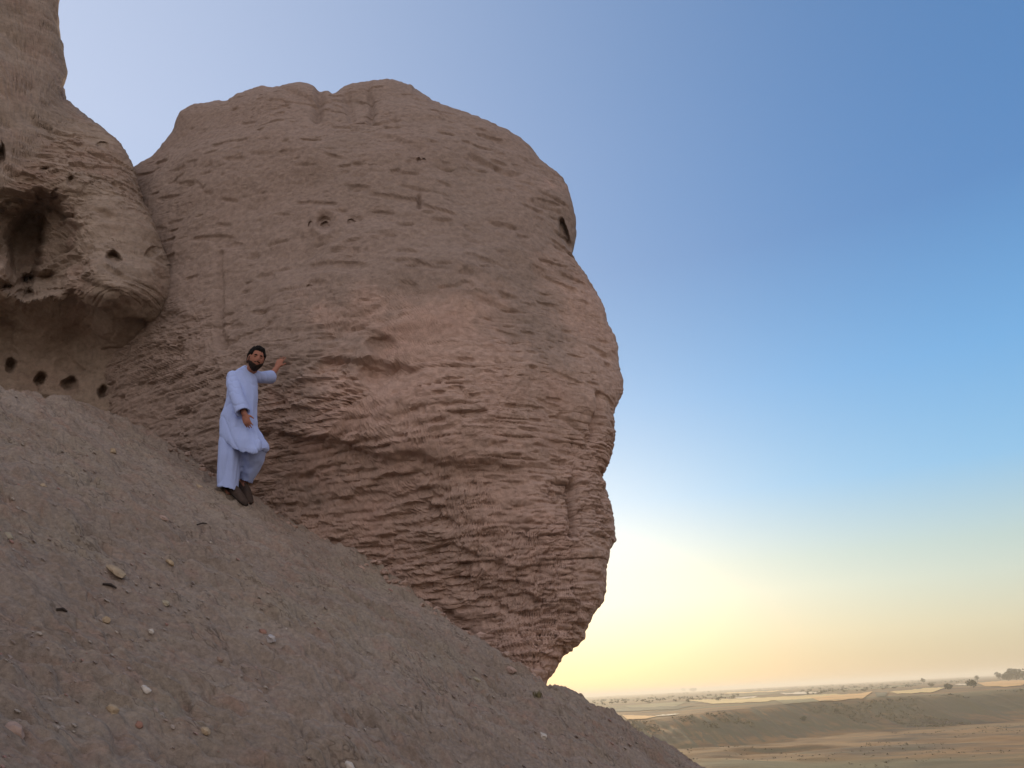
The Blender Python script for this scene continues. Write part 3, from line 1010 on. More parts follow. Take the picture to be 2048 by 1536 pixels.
TREES = [
    (1848, 1369, 11, 7, 'small lone tree rising among the pale fields left of the squat dark bush', LEAF_D, 3, 'tree', 'tree', 0.3),
    (1947, 1376, 13, 18, 'squat dark bush at the left end of the orange field near the right edge', LEAF_D, 5, 'bush', 'bush', 0.05),
    (1956, 1364, 12, 7, 'slim pale tree standing just behind the squat dark bush', LEAF_O, 7, 'tree', 'tree', 0.3),
    (2001, 1362, 14, 10, 'leftmost and smallest tree of the grove on the far right horizon', LEAF_D, 9, 'tree', 'tree', 0.25),
    (2017, 1362, 16, 17, 'low round tree in the middle of the grove on the far right horizon', LEAF_O, 11, 'tree', 'tree', 0.15),
    (2034, 1361, 20, 22, 'broadest and tallest tree of the grove at the right edge of the picture', LEAF_D, 13, 'tree', 'tree', 0.15),
    (2056, 1360, 19, 22, 'broad tree cut by the right edge of the picture at the end of the grove', LEAF_O, 15, 'tree', 'tree', 0.15),
    (1863, 1373, 6, 9, 'low round bush right of the small lone tree among the pale fields', LEAF_O, 17, 'bush', 'bush', 0.05),
    (1368, 1384, 6, 9, 'tiny hazy tree on the horizon nearest to the boulder', LEAF_O, 19, 'tree', 'tree', 0.2),
    (1385, 1384, 6, 12, 'wide hazy tree on the horizon second from the boulder', LEAF_O, 21, 'tree', 'tree', 0.15),
    (1608, 1442, 9, 10, 'dark round shrub on the shaded bank face below the orange field', LEAF_D, 23, 'shrub', 'shrub', 0.05),
    (1900, 1379, 9, 16, 'low dark scrub clump between the pale fields and the squat dark bush', LEAF_D, 25, 'bush', 'bush', 0.05),
]
for px, py, h, wd, lab, mt, sd, nm, ct, tf in TREES:
    tree(px, py, h, wd, lab, mt, sd, nm, ct, None, tf)


def far_wood():
    """Distant scrub and woods along the horizon that read as one mass."""
    rng = np.random.default_rng(77)
    V, T = [], []
    A = rng.uniform(0.06, 0.66, 1000)
    Y = np.where(rng.random(1000) < 0.5, rng.uniform(700, 1500, 1000), rng.uniform(1500, 4200, 1000))
    keep = vn(A * 14, Y * 0.002, 0, 500) > -0.05
    Z = plain_z(A * Y, Y)
    for x, y, z in zip((A * Y)[keep], Y[keep], Z[keep]):
        h = rng.uniform(0.6, 1.9) * (1 + y / 3500)
        crown_geo(rng, np.array([x, y, z + h * 0.45]), h * rng.uniform(0.7, 2.2), h * 0.55, 26, h * 0.4, V, T)
    o = mesh_from('distant_scrub', V, None, T, LEAF_O, smooth_shade=False)
    tag(o, 'hazy line of low scrub and woods along the far horizon', 'scrub', kind='stuff')


far_wood()


def bank_scrub():
    """Low tufts on the bank and the flat below it: too many to count."""
    rng = np.random.default_rng(78)
    V, T = [], []
    A = rng.uniform(0.08, 0.66, 4200)
    yb = np.interp(A, _sa, _sybot)
    Y = np.where(rng.random(4200) < 0.75, yb + rng.uniform(-12, 70, 4200), yb - rng.uniform(10, 170, 4200))
    keep = vn(A * Y * 0.03, Y * 0.02, 2, 510) + 0.5 * vn(A * Y * 0.11, Y * 0.06, 2, 511) > 0.05
    Z = plain_z(A * Y, Y)
    for x, y, z, f in zip((A * Y)[keep], Y[keep], Z[keep], (Y > yb - 14)[keep]):
        h = rng.uniform(0.3, 1.2) if f else rng.uniform(0.15, 0.5)
        crown_geo(rng, np.array([x, y, z + h * 0.25]), h * rng.uniform(0.9, 2.2), h * 0.5, 9, h * 0.5, V, T)
    o = mesh_from('dry_scrub', V, None, T, LEAF_B, smooth_shade=False)
    tag(o, 'low dry scrub dotted over the shaded bank and the flat below', 'scrub', kind='stuff')


bank_scrub()

# haze over the plain
me = bpy.data.meshes.new('haze')
bm = bmesh.new()
bmesh.ops.create_cube(bm, size=1.0)
for v in bm.verts:
    v.co = Vector((v.co.x * 32000, v.co.y * 32000, -27 + (v.co.z + 0.5) * 50))
bm.to_mesh(me)
bm.free()
HZ = bpy.data.materials.new('haze')
HZ.use_nodes = True
HZ.node_tree.nodes.clear()
_pv = HZ.node_tree.nodes.new('ShaderNodeVolumePrincipled')
_pv.inputs['Color'].default_value = (0.95, 0.88, 0.76, 1)
_pv.inputs['Density'].default_value = 0.00034
_pv.inputs['Anisotropy'].default_value = 0.35
_om = HZ.node_tree.nodes.new('ShaderNodeOutputMaterial')
HZ.node_tree.links.new(_pv.outputs[0], _om.inputs['Volume'])
me.materials.append(HZ)
hz = bpy.data.objects.new('haze', me)
COL.objects.link(hz)
tag(hz, 'warm evening haze lying over the plain', 'haze', kind='stuff')

# ------------------------------------------------------------------ stones on the slope
STONE_MATS = {k: flat_mat(k + '_stone', c, 0.25, 18.0, 0.01) for k, c in {
    'tan': (0.33, 0.25, 0.165), 'white': (0.45, 0.40, 0.345), 'pale_green': (0.30, 0.255, 0.18), 'red': (0.25, 0.14, 0.105),
    'grey': (0.36, 0.33, 0.32), 'pink': (0.33, 0.235, 0.19), 'yellow': (0.34, 0.25, 0.155), 'brown': (0.24, 0.17, 0.13)}.items()}


def stone_geo(rng, sx, sy, sz, sub=2, rough=0.22):
    bm = bmesh.new()
    bmesh.ops.create_icosphere(bm, subdivisions=sub, radius=1.0)
    co = np.array([v.co[:] for v in bm.verts])
    fc = np.array([[v.index for v in f.verts] for f in bm.faces])
    bm.free()
    # chip the ball with a few random planes so that it gets flat facets
    for _ in range(9):
        n = rng.normal(size=3)
        n /= np.linalg.norm(n)
        lim = rng.uniform(0.62, 0.9)
        d = co @ n
        co = co - np.maximum(d - lim, 0)[:, None] * n
    o = rng.uniform(0, 90)
    co = co * (1 + rough * vn(co[:, 0] * 2 + o, co[:, 1] * 2, co[:, 2] * 2, 3))[:, None]
    return co * np.array([sx, sy, sz]), fc


def ground_frame(p):
    e = 0.06
    gx = float(ground_z(np.array([p[0] + e]), np.array([p[1]]), False)[0] - ground_z(np.array([p[0] - e]), np.array([p[1]]), False)[0]) / (2 * e)
    gy = float(ground_z(np.array([p[0]]), np.array([p[1] + e]), False)[0] - ground_z(np.array([p[0]]), np.array([p[1] - e]), False)[0]) / (2 * e)
    n = np.array([-gx, -gy, 1.0])
    n /= np.linalg.norm(n)
    s = np.array([DS[0], DS[1], 0])
    s = s - n * (s @ n)
    s /= np.linalg.norm(s)
    return s, np.cross(n, s), n


STONES = [
    (232, 1138, 50, 14, 'tan', 'long flat tan stone slab lying on the left part of the slope'),
    (340, 1122, 22, 9, 'yellow', 'small yellowish stone just right of the long tan slab'),
    (213, 1237, 20, 16, 'tan', 'squarish tan stone on the slope below the long slab'),
    (302, 1262, 14, 8, 'white', 'small white stone right of the squarish tan stone'),
    (541, 1275, 24, 18, 'grey', 'pale grey stone touching the red stone in mid slope'),
    (524, 1261, 26, 13, 'red', 'reddish stone resting against the pale grey stone'),
    (292, 1377, 24, 11, 'white', 'white elongated stone chip low on the slope'),
    (86, 970, 18, 9, 'tan', 'small tan stone high on the left of the slope'),
    (1087, 1469, 18, 13, 'white', 'white stone below the foot of the boulder'),
    (18, 1070, 26, 10, 'pale_green', 'pale greenish stone at the left edge of the picture'),
    (28, 1456, 48, 26, 'pink', 'big pinkish stone in the bottom left corner'),
    (700, 1530, 32, 14, 'white', 'pale rounded stone cut by the bottom edge of the picture'),
    (278, 1445, 22, 11, 'red', 'dark red stone near the bottom left of the slope'),
    (225, 1415, 28, 18, 'tan', 'half buried brownish tan stone up and left of the dark red stone'),
    (410, 1462, 24, 12, 'tan', 'half buried tan stone right of the dark red stone'),
    (332, 1204, 22, 8, 'pale_green', 'thin pale stone flake in mid slope above the small white stone'),
    (226, 899, 16, 11, 'tan', 'small tan stone near the top of the slope left of the man'),
    (400, 972, 22, 7, 'tan', 'flat tan flake just left of the feet of the man'),
    (328, 1034, 22, 7, 'pink', 'thin pinkish flake on the slope below and left of the man'),
    (1022, 1337, 26, 13, 'pink', 'pinkish stone at the foot of the boulder on the crest'),
    (955, 1358, 20, 9, 'pale_green', 'pale flat stone on the slope under the boulder foot'),
    (440, 1318, 16, 9, 'brown', 'brown stone in a dark hollow at mid slope'),
]
_rng = np.random.default_rng(21)
for px, py, wp, hp, mk, lab in STONES:
    p = hit_ground(px, py + hp * 0.3)
    sc = np.linalg.norm(p) / F_PX
    s, t, n = ground_frame(p)
    wv, hv = wp * sc * 0.5, hp * sc * 0.5
    co, fc = stone_geo(_rng, wv, max(hv * 1.1, wv * 0.6), hv * 1.05)
    M = np.stack([s, t, n], 1)
    co = co @ M.T
    o = mesh_from('stone', co, None, fc, STONE_MATS[mk], smooth_shade=False)
    o.location = p - n * hv * 0.05
    tag(o, lab, 'stone', 'stones lying on the slope')


def gravel():
    rng = np.random.default_rng(33)
    V, T = [], []
    base = [stone_geo(rng, 1, 1, 1, 1, 0.3) for _ in range(8)]
    cnt = 0
    while cnt < 2300:
        px, py = rng.uniform(-40, 1400), rng.uniform(800, 1560)
        cy = np.interp(px, _c[:, 0], _c[:, 1])
        if py < cy + 14 or (vn(px * 0.008, py * 0.011, 0, 610) < rng.uniform(-0.6, 0.6)):
            continue
        a, e = ray(px, py)
        y = float(GZ / (e - GA * a - GB))
        if not 1.5 < y < 9.5:
            continue
        x = float(a) * y
        z = float(ground_z(np.array([x]), np.array([y]))[0])
        r = (0.004 + 0.012 * rng.random() ** 3) * (0.6 + y / 8)
        co, fc = base[rng.integers(8)]
        co = co * np.array([1, rng.uniform(0.6, 1), rng.uniform(0.35, 0.7)]) * r
        an = rng.uniform(0, 6.28)
        ca, sa = math.cos(an), math.sin(an)
        co = np.stack([co[:, 0] * ca - co[:, 1] * sa, co[:, 0] * sa + co[:, 1] * ca, co[:, 2]], 1)
        co[:, 2] += GA * co[:, 0] * 0.9
        T.append(fc + len(V) * len(co))
        V.append(co + np.array([x, y, z + r * 0.25]))
        cnt += 1
    m, nt, b = new_mat('gravel')
    g = nt.nodes.new('ShaderNodeNewGeometry')
    nt.links.new(ramp(nt, g.outputs['Random Per Island'], [(0.0, (0.20, 0.15, 0.12)), (0.45, (0.26, 0.21, 0.18)), (0.8, (0.33, 0.28, 0.23)), (0.93, (0.28, 0.16, 0.13)), (0.985, (0.40, 0.34, 0.28)), (1.0, (0.55, 0.50, 0.44))]), b.inputs['Base Color'])
    o = mesh_from('gravel', np.concatenate(V), None, np.concatenate(T), m, smooth_shade=False)
    tag(o, 'loose small gravel scattered over the slope', 'gravel', kind='stuff')


gravel()


def rubble():
    rng = np.random.default_rng(44)
    V, T = [], []
    base = [stone_geo(rng, 1, 1, 1, 1, 0.3) for _ in range(6)]
    for _ in range(1000):
        px = rng.uniform(330, 1090)
        py = np.interp(px, _c[:, 0], _c[:, 1]) + rng.exponential(16) - 2
        a, e = ray(px, py)
        y = float(np.interp(float(a), _ca, _cy)) + rng.normal() * 0.10 - 0.02
        x = float(a) * y
        z = float(ground_z(np.array([x]), np.array([y]))[0])
        r = 0.005 + 0.065 * rng.random() ** 6
        co, fc = base[rng.integers(6)]
        co = co * np.array([1, rng.uniform(0.6, 1), rng.uniform(0.4, 0.75)]) * r
        an = rng.uniform(0, 6.28)
        ca, sa = math.cos(an), math.sin(an)
        co = np.stack([co[:, 0] * ca - co[:, 1] * sa, co[:, 0] * sa + co[:, 1] * ca, co[:, 2]], 1)
        T.append(fc + len(V) * len(co))
        V.append(co + np.array([x, y, z + r * 0.1]))
    o = mesh_from('rubble', np.concatenate(V), None, np.concatenate(T), ROCK, smooth_shade=False)
    tag(o, 'crumbled rock chips gathered along the foot of the boulder', 'rubble', kind='stuff')


rubble()


def tube_geo(pts, rad, k=6, V=None, Q=None):
    V = [] if V is None else V
    Q = [] if Q is None else Q
    pts = np.asarray(pts, float)
    base = len(V)
    for i, p in enumerate(pts):
        d = pts[min(i + 1, len(pts) - 1)] - pts[max(i - 1, 0)]
        d = d / np.linalg.norm(d)
        a = np.cross(d, [0.13, 0.21, 0.97])
        a /= np.linalg.norm(a)
        b = np.cross(d, a)
        for j in range(k):
            an = 2 * math.pi * j / k
            V.append(p + (a * math.cos(an) + b * math.sin(an)) * rad[i])
    for i in range(len(pts) - 1):
        for j in range(k):
            Q.append((base + i * k + j, base + i * k + (j + 1) % k, base + (i + 1) * k + (j + 1) % k, base + (i + 1) * k + j))
    return V, Q


TWIG = flat_mat('dry_twig', (0.045, 0.035, 0.03), 0.3, 20)
for (x0, y0), (x1, y1), lab in (((394, 1051), (412, 1058), 'short dark dry twig on the slope below the man'),
                                ((205, 1171), (232, 1182), 'thin dark twig under the long tan slab'),
                                ((112, 1222), (134, 1226), 'dark crooked twig on the left part of the slope')):
    a, b = hit_ground(x0, y0), hit_ground(x1, y1)
    mid = (a + b) / 2 + np.array([0.004, 0, 0.012])
    V, Q = tube_geo([a + [0, 0, .006], mid, b + [0, 0, .004]], [0.006, 0.007, 0.004])
    o = mesh_from('twig', V, Q, None, TWIG)
    tag(o, lab, 'twig', 'dry twigs on the slope')


def tuft(px, py, n, h, lab, seed):
    rng = np.random.default_rng(seed)
    p = hit_ground(px, py)
    V, T = [], []
    for _ in range(n):
        an, l = rng.uniform(0, 6.28), h * rng.uniform(0.5, 1.2)
        q = np.array([rng.normal() * h * 0.35, rng.normal() * h * 0.25, -0.01])
        t = q + np.array([math.cos(an) * l * 0.5, math.sin(an) * l * 0.5, l])
        mm = (q + t) / 2 + np.array([0, 0, l * 0.12])
        sd = np.array([-math.sin(an), math.cos(an), 0]) * 0.004
        i = len(V)
        V.extend([q - sd, q + sd, mm + sd, mm - sd, t])
        T.extend([(i, i + 1, i + 2), (i, i + 2, i + 3), (i + 3, i + 2, i + 4)])
    o = mesh_from('grass_tuft', V, None, T, flat_mat('dry_grass', (0.19, 0.165, 0.09), 0.3, 9), smooth_shade=False)
    o.location = p
    tag(o, lab, 'grass tuft')


tuft(1076, 1394, 34, 0.05, 'greenish dry grass tuft right under the foot of the boulder', 1)

# ------------------------------------------------------------------ the man
SKIN = flat_mat('skin', (0.32, 0.145, 0.10), 0.12, 30)
HAIR = flat_mat('black_hair', (0.012, 0.010, 0.009), 0.3, 120, 0.004)


BEARD = flat_mat('dark_beard', (0.030, 0.021, 0.017), 0.4, 90, 0.004)


def cloth_mat(name, col):
    m, nt, b = new_mat(name)
    tc = nt.nodes.new('ShaderNodeTexCoord').outputs['Object']
    n1 = noise(nt, tc, 5.0, 4, 0.6)
    lo = tuple(c * 0.93 for c in col)
    nt.links.new(ramp(nt, n1, [(0.3, lo), (0.7, col)]), b.inputs['Base Color'])
    b.inputs['Sheen Weight'].default_value = 0.1
    p = bump(nt, b, noise(nt, mapping(nt, tc, (7, 7, 1.6)), 1.0, 4, 0.6), 0.02, 0.7)
    bump(nt, b, noise(nt, tc, 400.0, 2, 0.5), 0.0008, 0.4, p)
    return m


CLOTH = cloth_mat('white_cotton', (0.39, 0.48, 0.78))
SANDAL = flat_mat('dark_leather', (0.035, 0.026, 0.022), 0.3, 40, 0.002)
LEATHER = flat_mat('brown_leather', (0.060, 0.042, 0.034), 0.3, 30, 0.002)
_foot = hit_ground(465, 1000)


def MP(px, py, dy=0.0):
    return P(px, py, YM + dy)


PXM = float(np.linalg.norm(MP(500, 850))) / F_PX      # metres per photo pixel at the man


class Solid:
    """Collects closed lofts that a voxel remesh then fuses into one skin."""

    def __init__(self):
        self.V, self.F = [], []

    def loft(self, rings, cap0=True, cap1=True):
        k = len(rings[0])
        b = len(self.V)
        for r in rings:
            self.V.extend([tuple(p) for p in r])
        for i in range(len(rings) - 1):
            for j in range(k):
                self.F.append((b + i * k + j, b + i * k + (j + 1) % k, b + (i + 1) * k + (j + 1) % k, b + (i + 1) * k + j))
        if cap0:
            self.F.append(tuple(b + j for j in range(k))[::-1])
        if cap1:
            e = b + (len(rings) - 1) * k
            self.F.append(tuple(e + j for j in range(k)))

    def tube(self, pts, rad, k=14, flat=1.0, axis=None, cuff=False):
        pts = [np.asarray(p, float) for p in pts]
        rings = []
        for i, p in enumerate(pts):
            d = pts[min(i + 1, len(pts) - 1)] - pts[max(i - 1, 0)]
            d = d / np.linalg.norm(d)
            a = np.cross(d, axis if axis is not None else np.array([0.1, 1.0, 0.05]))
            a /= np.linalg.norm(a)
            bb = np.cross(d, a)
            rings.append([p + (a * math.cos(2 * math.pi * j / k) + bb * flat * math.sin(2 * math.pi * j / k)) * rad[i] for j in range(k)])
        # rounded ends
        d0 = pts[0] - pts[1]
        d0 /= np.linalg.norm(d0)
        d1 = pts[-1] - pts[-2]
        d1 /= np.linalg.norm(d1)

        def shr(r, c, f, sh):
            return [c + (q - c) * f + sh for q in r]
        end = [shr(rings[-1], pts[-1], 0.72, -d1 * 0.002), shr(rings[-1], pts[-1], 0.60, -d1 * 0.05)] if cuff else \
            [shr(rings[-1], pts[-1], 0.8, d1 * rad[-1] * 0.5), shr(rings[-1], pts[-1], 0.35, d1 * rad[-1] * 0.85)]
        rings = [shr(rings[0], pts[0], 0.35, d0 * rad[0] * 0.85), shr(rings[0], pts[0], 0.8, d0 * rad[0] * 0.5)] + rings + end
        self.loft(rings)

    def ball(self, c, M, radii, fn=None, nu=40, nv=28):
        rings = []
        for i in range(1, nv):
            th = math.pi * i / nv
            r = []
            for j in range(nu):
                ph = 2 * math.pi * j / nu
                v = np.array([math.sin(th) * math.cos(ph), math.sin(th) * math.sin(ph), -math.cos(th)])
                q = v * radii
                if fn:
                    q = fn(v, q)
                r.append(c + M @ q)
            rings.append(r)
        self.loft(rings)

    def build(self, name, voxel, mat, parent=None, smooth_it=3, fold=None, decimate=None):
        me = bpy.data.meshes.new(name + '_src')
        me.from_pydata(self.V, [], self.F)
        bm = bmesh.new()
        bm.from_mesh(me)
        bmesh.ops.recalc_face_normals(bm, faces=bm.faces)
        bm.to_mesh(me)
        bm.free()
        ob = bpy.data.objects.new(name + '_src', me)
        COL.objects.link(ob)
        rm = ob.modifiers.new('r', 'REMESH')
        rm.mode = 'VOXEL'
        rm.voxel_size = voxel
        if smooth_it:
            s = ob.modifiers.new('s', 'SMOOTH')
            s.factor = 0.5
            s.iterations = smooth_it
        dg = bpy.context.evaluated_depsgraph_get()
        new = bpy.data.meshes.new_from_object(ob.evaluated_get(dg))
        bpy.data.objects.remove(ob)
        bpy.data.meshes.remove(me)
        new.name = name
        if fold:
            n = len(new.vertices)
            co = np.zeros(n * 3, np.float32)
            no = np.zeros(n * 3, np.float32)
            new.vertices.foreach_get('co', co)
            new.vertices.foreach_get('normal', no)
            co, no = co.reshape(-1, 3), no.reshape(-1, 3)
            co = co + no * fold(co)[:, None]
            new.vertices.foreach_set('co', co.astype(np.float32).ravel())
            new.update()
        new.materials.clear()
        new.materials.append(mat)
        new.polygons.foreach_set('use_smooth', np.full(len(new.polygons), True))
        o = bpy.data.objects.new(name, new)
        COL.objects.link(o)
        if parent:
            o.parent = parent
        return o


def span_ring(l, r, dl, dr, hd, sag=0.0, k=28, sq=0.85):
    """Oval ring between two outline points seen by the camera; hd is its half depth."""
    L, R_ = MP(l[0], l[1], dl), MP(r[0], r[1], dr)
    c, hx = (L + R_) / 2, (R_ - L) / 2
    dep = np.array([-hx[1], hx[0], 0])
    dep = dep / np.linalg.norm(dep) * hd
    out = []
    for j in range(k):
        an = 2 * math.pi * j / k
        cs, sn = math.cos(an), math.sin(an)
        cs = math.copysign(abs(cs) ** sq, cs)
        sn = math.copysign(abs(sn) ** sq, sn)
        out.append(c + hx * cs + dep * sn + np.array([0, 0, -sag * max(0, -sn)]))
    return out


# body -------------------------------------------------------
Fw = np.array([0.52, -0.84, -0.22])
Fw /= np.linalg.norm(Fw)
Up = np.array([0.10, 0.02, 1.0])
Up = Up - Fw * (Up @ Fw)
Up /= np.linalg.norm(Up)
Rt = np.cross(Fw, Up)
HM = np.stack([Rt, Fw, Up], 1)          # local x = his right-hand side of the face, y = forward, z = up
HC = MP(512, 719, -0.09)


def gauss(v, d, s):
    d = np.array(d, float)
    d /= np.linalg.norm(d)
    return math.exp(-((v - d) @ (v - d)) / (s * s))


def head_fn(v, q):
    jaw = 1 - 0.20 * max(0, -v[2]) ** 1.5
    q = q * np.array([jaw, 1, 1])
    if v[1] > -0.2:
        q = q + np.array([0, 1, 0]) * (0.028 * gauss(v, (0, 1, -0.18), 0.17) + 0.012 * gauss(v, (0, 1, 0.0), 0.16)
                                       + 0.012 * gauss(v, (0, 0.8, -0.75), 0.3) + 0.007 * gauss(v, (0, 1, -0.48), 0.2)
                                       + 0.007 * (gauss(v, (0.3, 0.95, 0.24), 0.18) + gauss(v, (-0.3, 0.95, 0.24), 0.18))
                                       - 0.012 * (gauss(v, (0.33, 0.93, 0.06), 0.15) + gauss(v, (-0.33, 0.93, 0.06), 0.15))
                                       + 0.006 * (gauss(v, (0.5, 0.8, -0.2), 0.22) + gauss(v, (-0.5, 0.8, -0.2), 0.22)))
    return q


HR = np.array([0.082, 0.100, 0.126])
B = Solid()
B.ball(HC, HM, HR, head_fn, 56, 40)
for s_ in (-1, 1):
    B.ball(HC + HM @ np.array([s_ * 0.077, -0.008, -0.005]), HM, np.array([0.010, 0.019, 0.031]), None, 14, 10)
neck0 = MP(497, 748, 0.02)
B.tube([HC + HM @ np.array([0, -0.02, -0.07]), neck0], [0.056, 0.062])
# torso
B.loft([span_ring((488, 742), (506, 744), 0, 0.03, 0.06), span_ring((468, 752), (512, 752), -.02, .06, 0.085), span_ring((462, 790), (511, 790), -.02, .05, 0.10),
        span_ring((458, 830), (508, 830), -.02, .05, 0.11), span_ring((452, 868), (508, 868), -.02, .05, 0.11), span_ring((456, 884), (500, 884), -.02, .05, 0.09)])
# legs
B.tube([MP(464, 870, 0.0), MP(463, 930, -0.02), MP(459, 985, 0.02)], [0.085, 0.058, 0.042])
B.tube([MP(492, 868, 0.03), MP(513, 896, -0.02), MP(497, 945, 0.15), MP(489, 968, 0.20)], [0.08, 0.05, 0.045, 0.036])


def foot(heel, toe, nrm, toes=True):
    heel, toe = np.asarray(heel), np.asarray(toe)
    d = toe - heel
    Ln = np.linalg.norm(d)
    d /= Ln
    sdv = np.cross(d, nrm)
    sdv /= np.linalg.norm(sdv)
    up = np.cross(sdv, d)
    B.tube([heel + d * 0.02 + up * 0.045, heel + d * Ln * 0.35 + up * 0.045, heel + d * Ln * 0.65 + up * 0.028, heel + d * Ln * 0.82 + up * 0.018], [0.036, 0.036, 0.038, 0.036], 14, 0.72, axis=up)
    for i in range(5):
        o = (i - 2) * 0.0175
        b0 = heel + d * Ln * (0.80 - 0.02 * abs(i - 1)) + sdv * o + up * 0.014
        B.tube([b0, b0 + d * Ln * (0.15 if i else 0.17) + up * 0.001], [0.0095, 0.0085], 8)
    return d, sdv, up


gn = ground_frame(_foot)[2]
heel1, toe1 = MP(437, 987, 0.05), MP(494, 1003, -0.06)
heel1[2] = float(ground_z(heel1[:1], heel1[1:2])[0]) + 0.012
toe1[2] = float(ground_z(toe1[:1], toe1[1:2])[0]) + 0.018
f1 = foot(heel1, toe1, gn)
heel2, toe2 = MP(480, 972, 0.24), MP(501, 980, 0.10)
d2 = toe2 - heel2
toe2 = heel2 + d2 / np.linalg.norm(d2) * 0.25
heel2[2] = max(heel2[2] - 0.02, float(ground_z(heel2[:1], heel2[1:2])[0]) + 0.012)
toe2[2] = float(ground_z(toe2[:1], toe2[1:2])[0]) + 0.02
f2 = foot(heel2, toe2, gn)
# arms
r_el, r_wr = MP(477, 793, -0.14), MP(489, 829, -0.21)
B.tube([MP(466, 752, -0.06), r_el, r_wr], [0.050, 0.043, 0.029])
l_sh, l_el, l_wr = MP(509, 750, 0.05), MP(538, 757, 0.24), MP(554, 735, 0.41)
B.tube([l_sh, l_el, l_wr], [0.048, 0.042, 0.028])


def hand(wrist, d, palm_n, curl, spread, thumb_side, L=0.185, W=1.12):
    """Palm, four fingers of different length and a thumb leaving the side of the palm."""
    d = d / np.linalg.norm(d)
    palm_n = palm_n - d * (palm_n @ d)
    palm_n /= np.linalg.norm(palm_n)
    sd = np.cross(d, palm_n) * thumb_side
    B.tube([wrist - d * 0.01, wrist + d * 0.035, wrist + d * 0.085], [0.028 * W, 0.038 * W, 0.039 * W], 14, 0.42, axis=palm_n)
    for i, (o, l) in enumerate(((0.030, 0.070), (0.010, 0.080), (-0.010, 0.074), (-0.029, 0.058))):
        b = wrist + d * (0.086 - 0.004 * abs(i - 1)) + sd * o
        dd = d + sd * (o * spread)
        dd /= np.linalg.norm(dd)
        pts, p, ang = [b - dd * 0.015, b], b, 0
        for seg in (0.45, 0.31, 0.24):
            ang += curl * (1 + 0.12 * i)
            p = p + (dd * math.cos(ang) + palm_n * math.sin(ang)) * l * seg * L / 0.185
            pts.append(p)
        B.tube(pts, [0.0095, 0.0095, 0.0088, 0.0082, 0.0068], 8)
    tb = wrist + d * 0.028 + sd * 0.026
    td = d * 0.62 + sd * 0.72 + palm_n * 0.28
    td /= np.linalg.norm(td)
    p1 = tb + td * 0.040
    td2 = d * 0.85 + sd * 0.35 + palm_n * 0.4
    td2 /= np.linalg.norm(td2)
    B.tube([tb - td * 0.015, tb, p1, p1 + td2 * 0.036], [0.015, 0.0135, 0.0105, 0.008], 8)


hand(r_wr, MP(499, 860, -0.23) - r_wr, np.array([0.35, 0.9, 0.0]), 0.20, 3.5, 1, 0.20)
hand(l_wr, MP(567, 706, 0.47) - l_wr, np.array([0.25, 1.0, 0.1]), 0.06, 10.0, -1, 0.20)
man = B.build('person', 0.0062, SKIN, None, 3)
tag(man, 'bearded man in white tunic and baggy trousers leaning one hand on the boulder', 'person')


# clothing -----------------------------------------------------
def tunic_fold(co):
    k = smooth(MP(480, 770)[2], MP(480, 880)[2], co[:, 2])
    an = np.arctan2(co[:, 1] - MP(485, 850)[1], co[:, 0] - MP(485, 850)[0])
    f = 0.016 * k * np.sin(an * 9 + 2 * vn(co[:, 2] * 3, an, 0, 801)) * (0.5 + 0.5 * vn(an * 2, co[:, 2] * 2, 1, 802))
    r1 = vn(co[:, 0] * 7 + co[:, 2] * 4, co[:, 1] * 5, co[:, 2] * 2.2 - co[:, 0] * 3, 803)
    f = f - 0.010 * (1 - np.abs(r1)) ** 14 + 0.010 * r1
    r2 = vn(co[:, 0] * 14 - co[:, 2] * 5, co[:, 1] * 8, co[:, 2] * 3.0 + co[:, 0] * 2, 804)
    f = f - 0.005 * (1 - np.abs(r2)) ** 12 + 0.004 * r2
    return f


K = Solid()
K.loft([
    span_ring((487, 733), (508, 743), 0.0, 0.02, 0.070),
    span_ring((474, 738), (511, 748), -0.03, 0.06, 0.095),
    span_ring((463, 748), (514, 756), -0.04, 0.07, 0.115),
    span_ring((457, 768), (517, 772), -0.04, 0.07, 0.135),
    span_ring((453, 795), (516, 795), -0.04, 0.06, 0.14),
    span_ring((448, 815), (514, 818), -0.04, 0.06, 0.145),
    span_ring((441, 836), (514, 838), -0.03, 0.05, 0.15),
    span_ring((440, 856), (518, 860), -0.03, 0.04, 0.155),
    span_ring((440, 872), (527, 876), -0.02, 0.00, 0.16),
    span_ring((444, 882), (533, 888), -0.02, -0.02, 0.165, 0.02),
    span_ring((456, 886), (533, 896), -0.02, -0.03, 0.165, 0.07),
    span_ring((468, 889), (526, 901), -0.03, -0.03, 0.155, 0.105),
    span_ring((471, 884), (521, 894), -0.03, -0.03, 0.135, 0.08),
    span_ring((475, 865), (512, 872), -0.03, -0.03, 0.09, 0.0)])
tunic = K.build('tunic', 0.009, CLOTH, man, 3, tunic_fold)


def sleeve_fold(co):
    r1 = vn(co[:, 0] * 6 + co[:, 2] * 5, co[:, 1] * 6, co[:, 2] * 9 - co[:, 0] * 5, 821)
    return 0.003 * r1 - 0.007 * (1 - np.abs(r1)) ** 14


S_ = Solid()
S_.tube([MP(466, 753, -0.05), MP(467, 768, -0.10), MP(474, 793, -0.165), MP(486, 826, -0.215)], [0.070, 0.074, 0.074, 0.076], 16, cuff=True)
S_.build('sleeve', 0.009, CLOTH, man, 2, sleeve_fold)
S_ = Solid()
S_.tube([MP(504, 750, 0.02), MP(522, 755, 0.13), MP(543, 754, 0.28)], [0.066, 0.066, 0.074], 16, cuff=True)
S_.build('sleeve', 0.009, CLOTH, man, 2, sleeve_fold)


ring = span_ring((487.5, 735), (508, 745), 0.0, 0.02, 0.074, 0, 24)
V, Q = tube_geo(ring + [ring[0], ring[1]], [0.009] * 26, 6)
mesh_from('collar', V, Q, None, CLOTH, man)


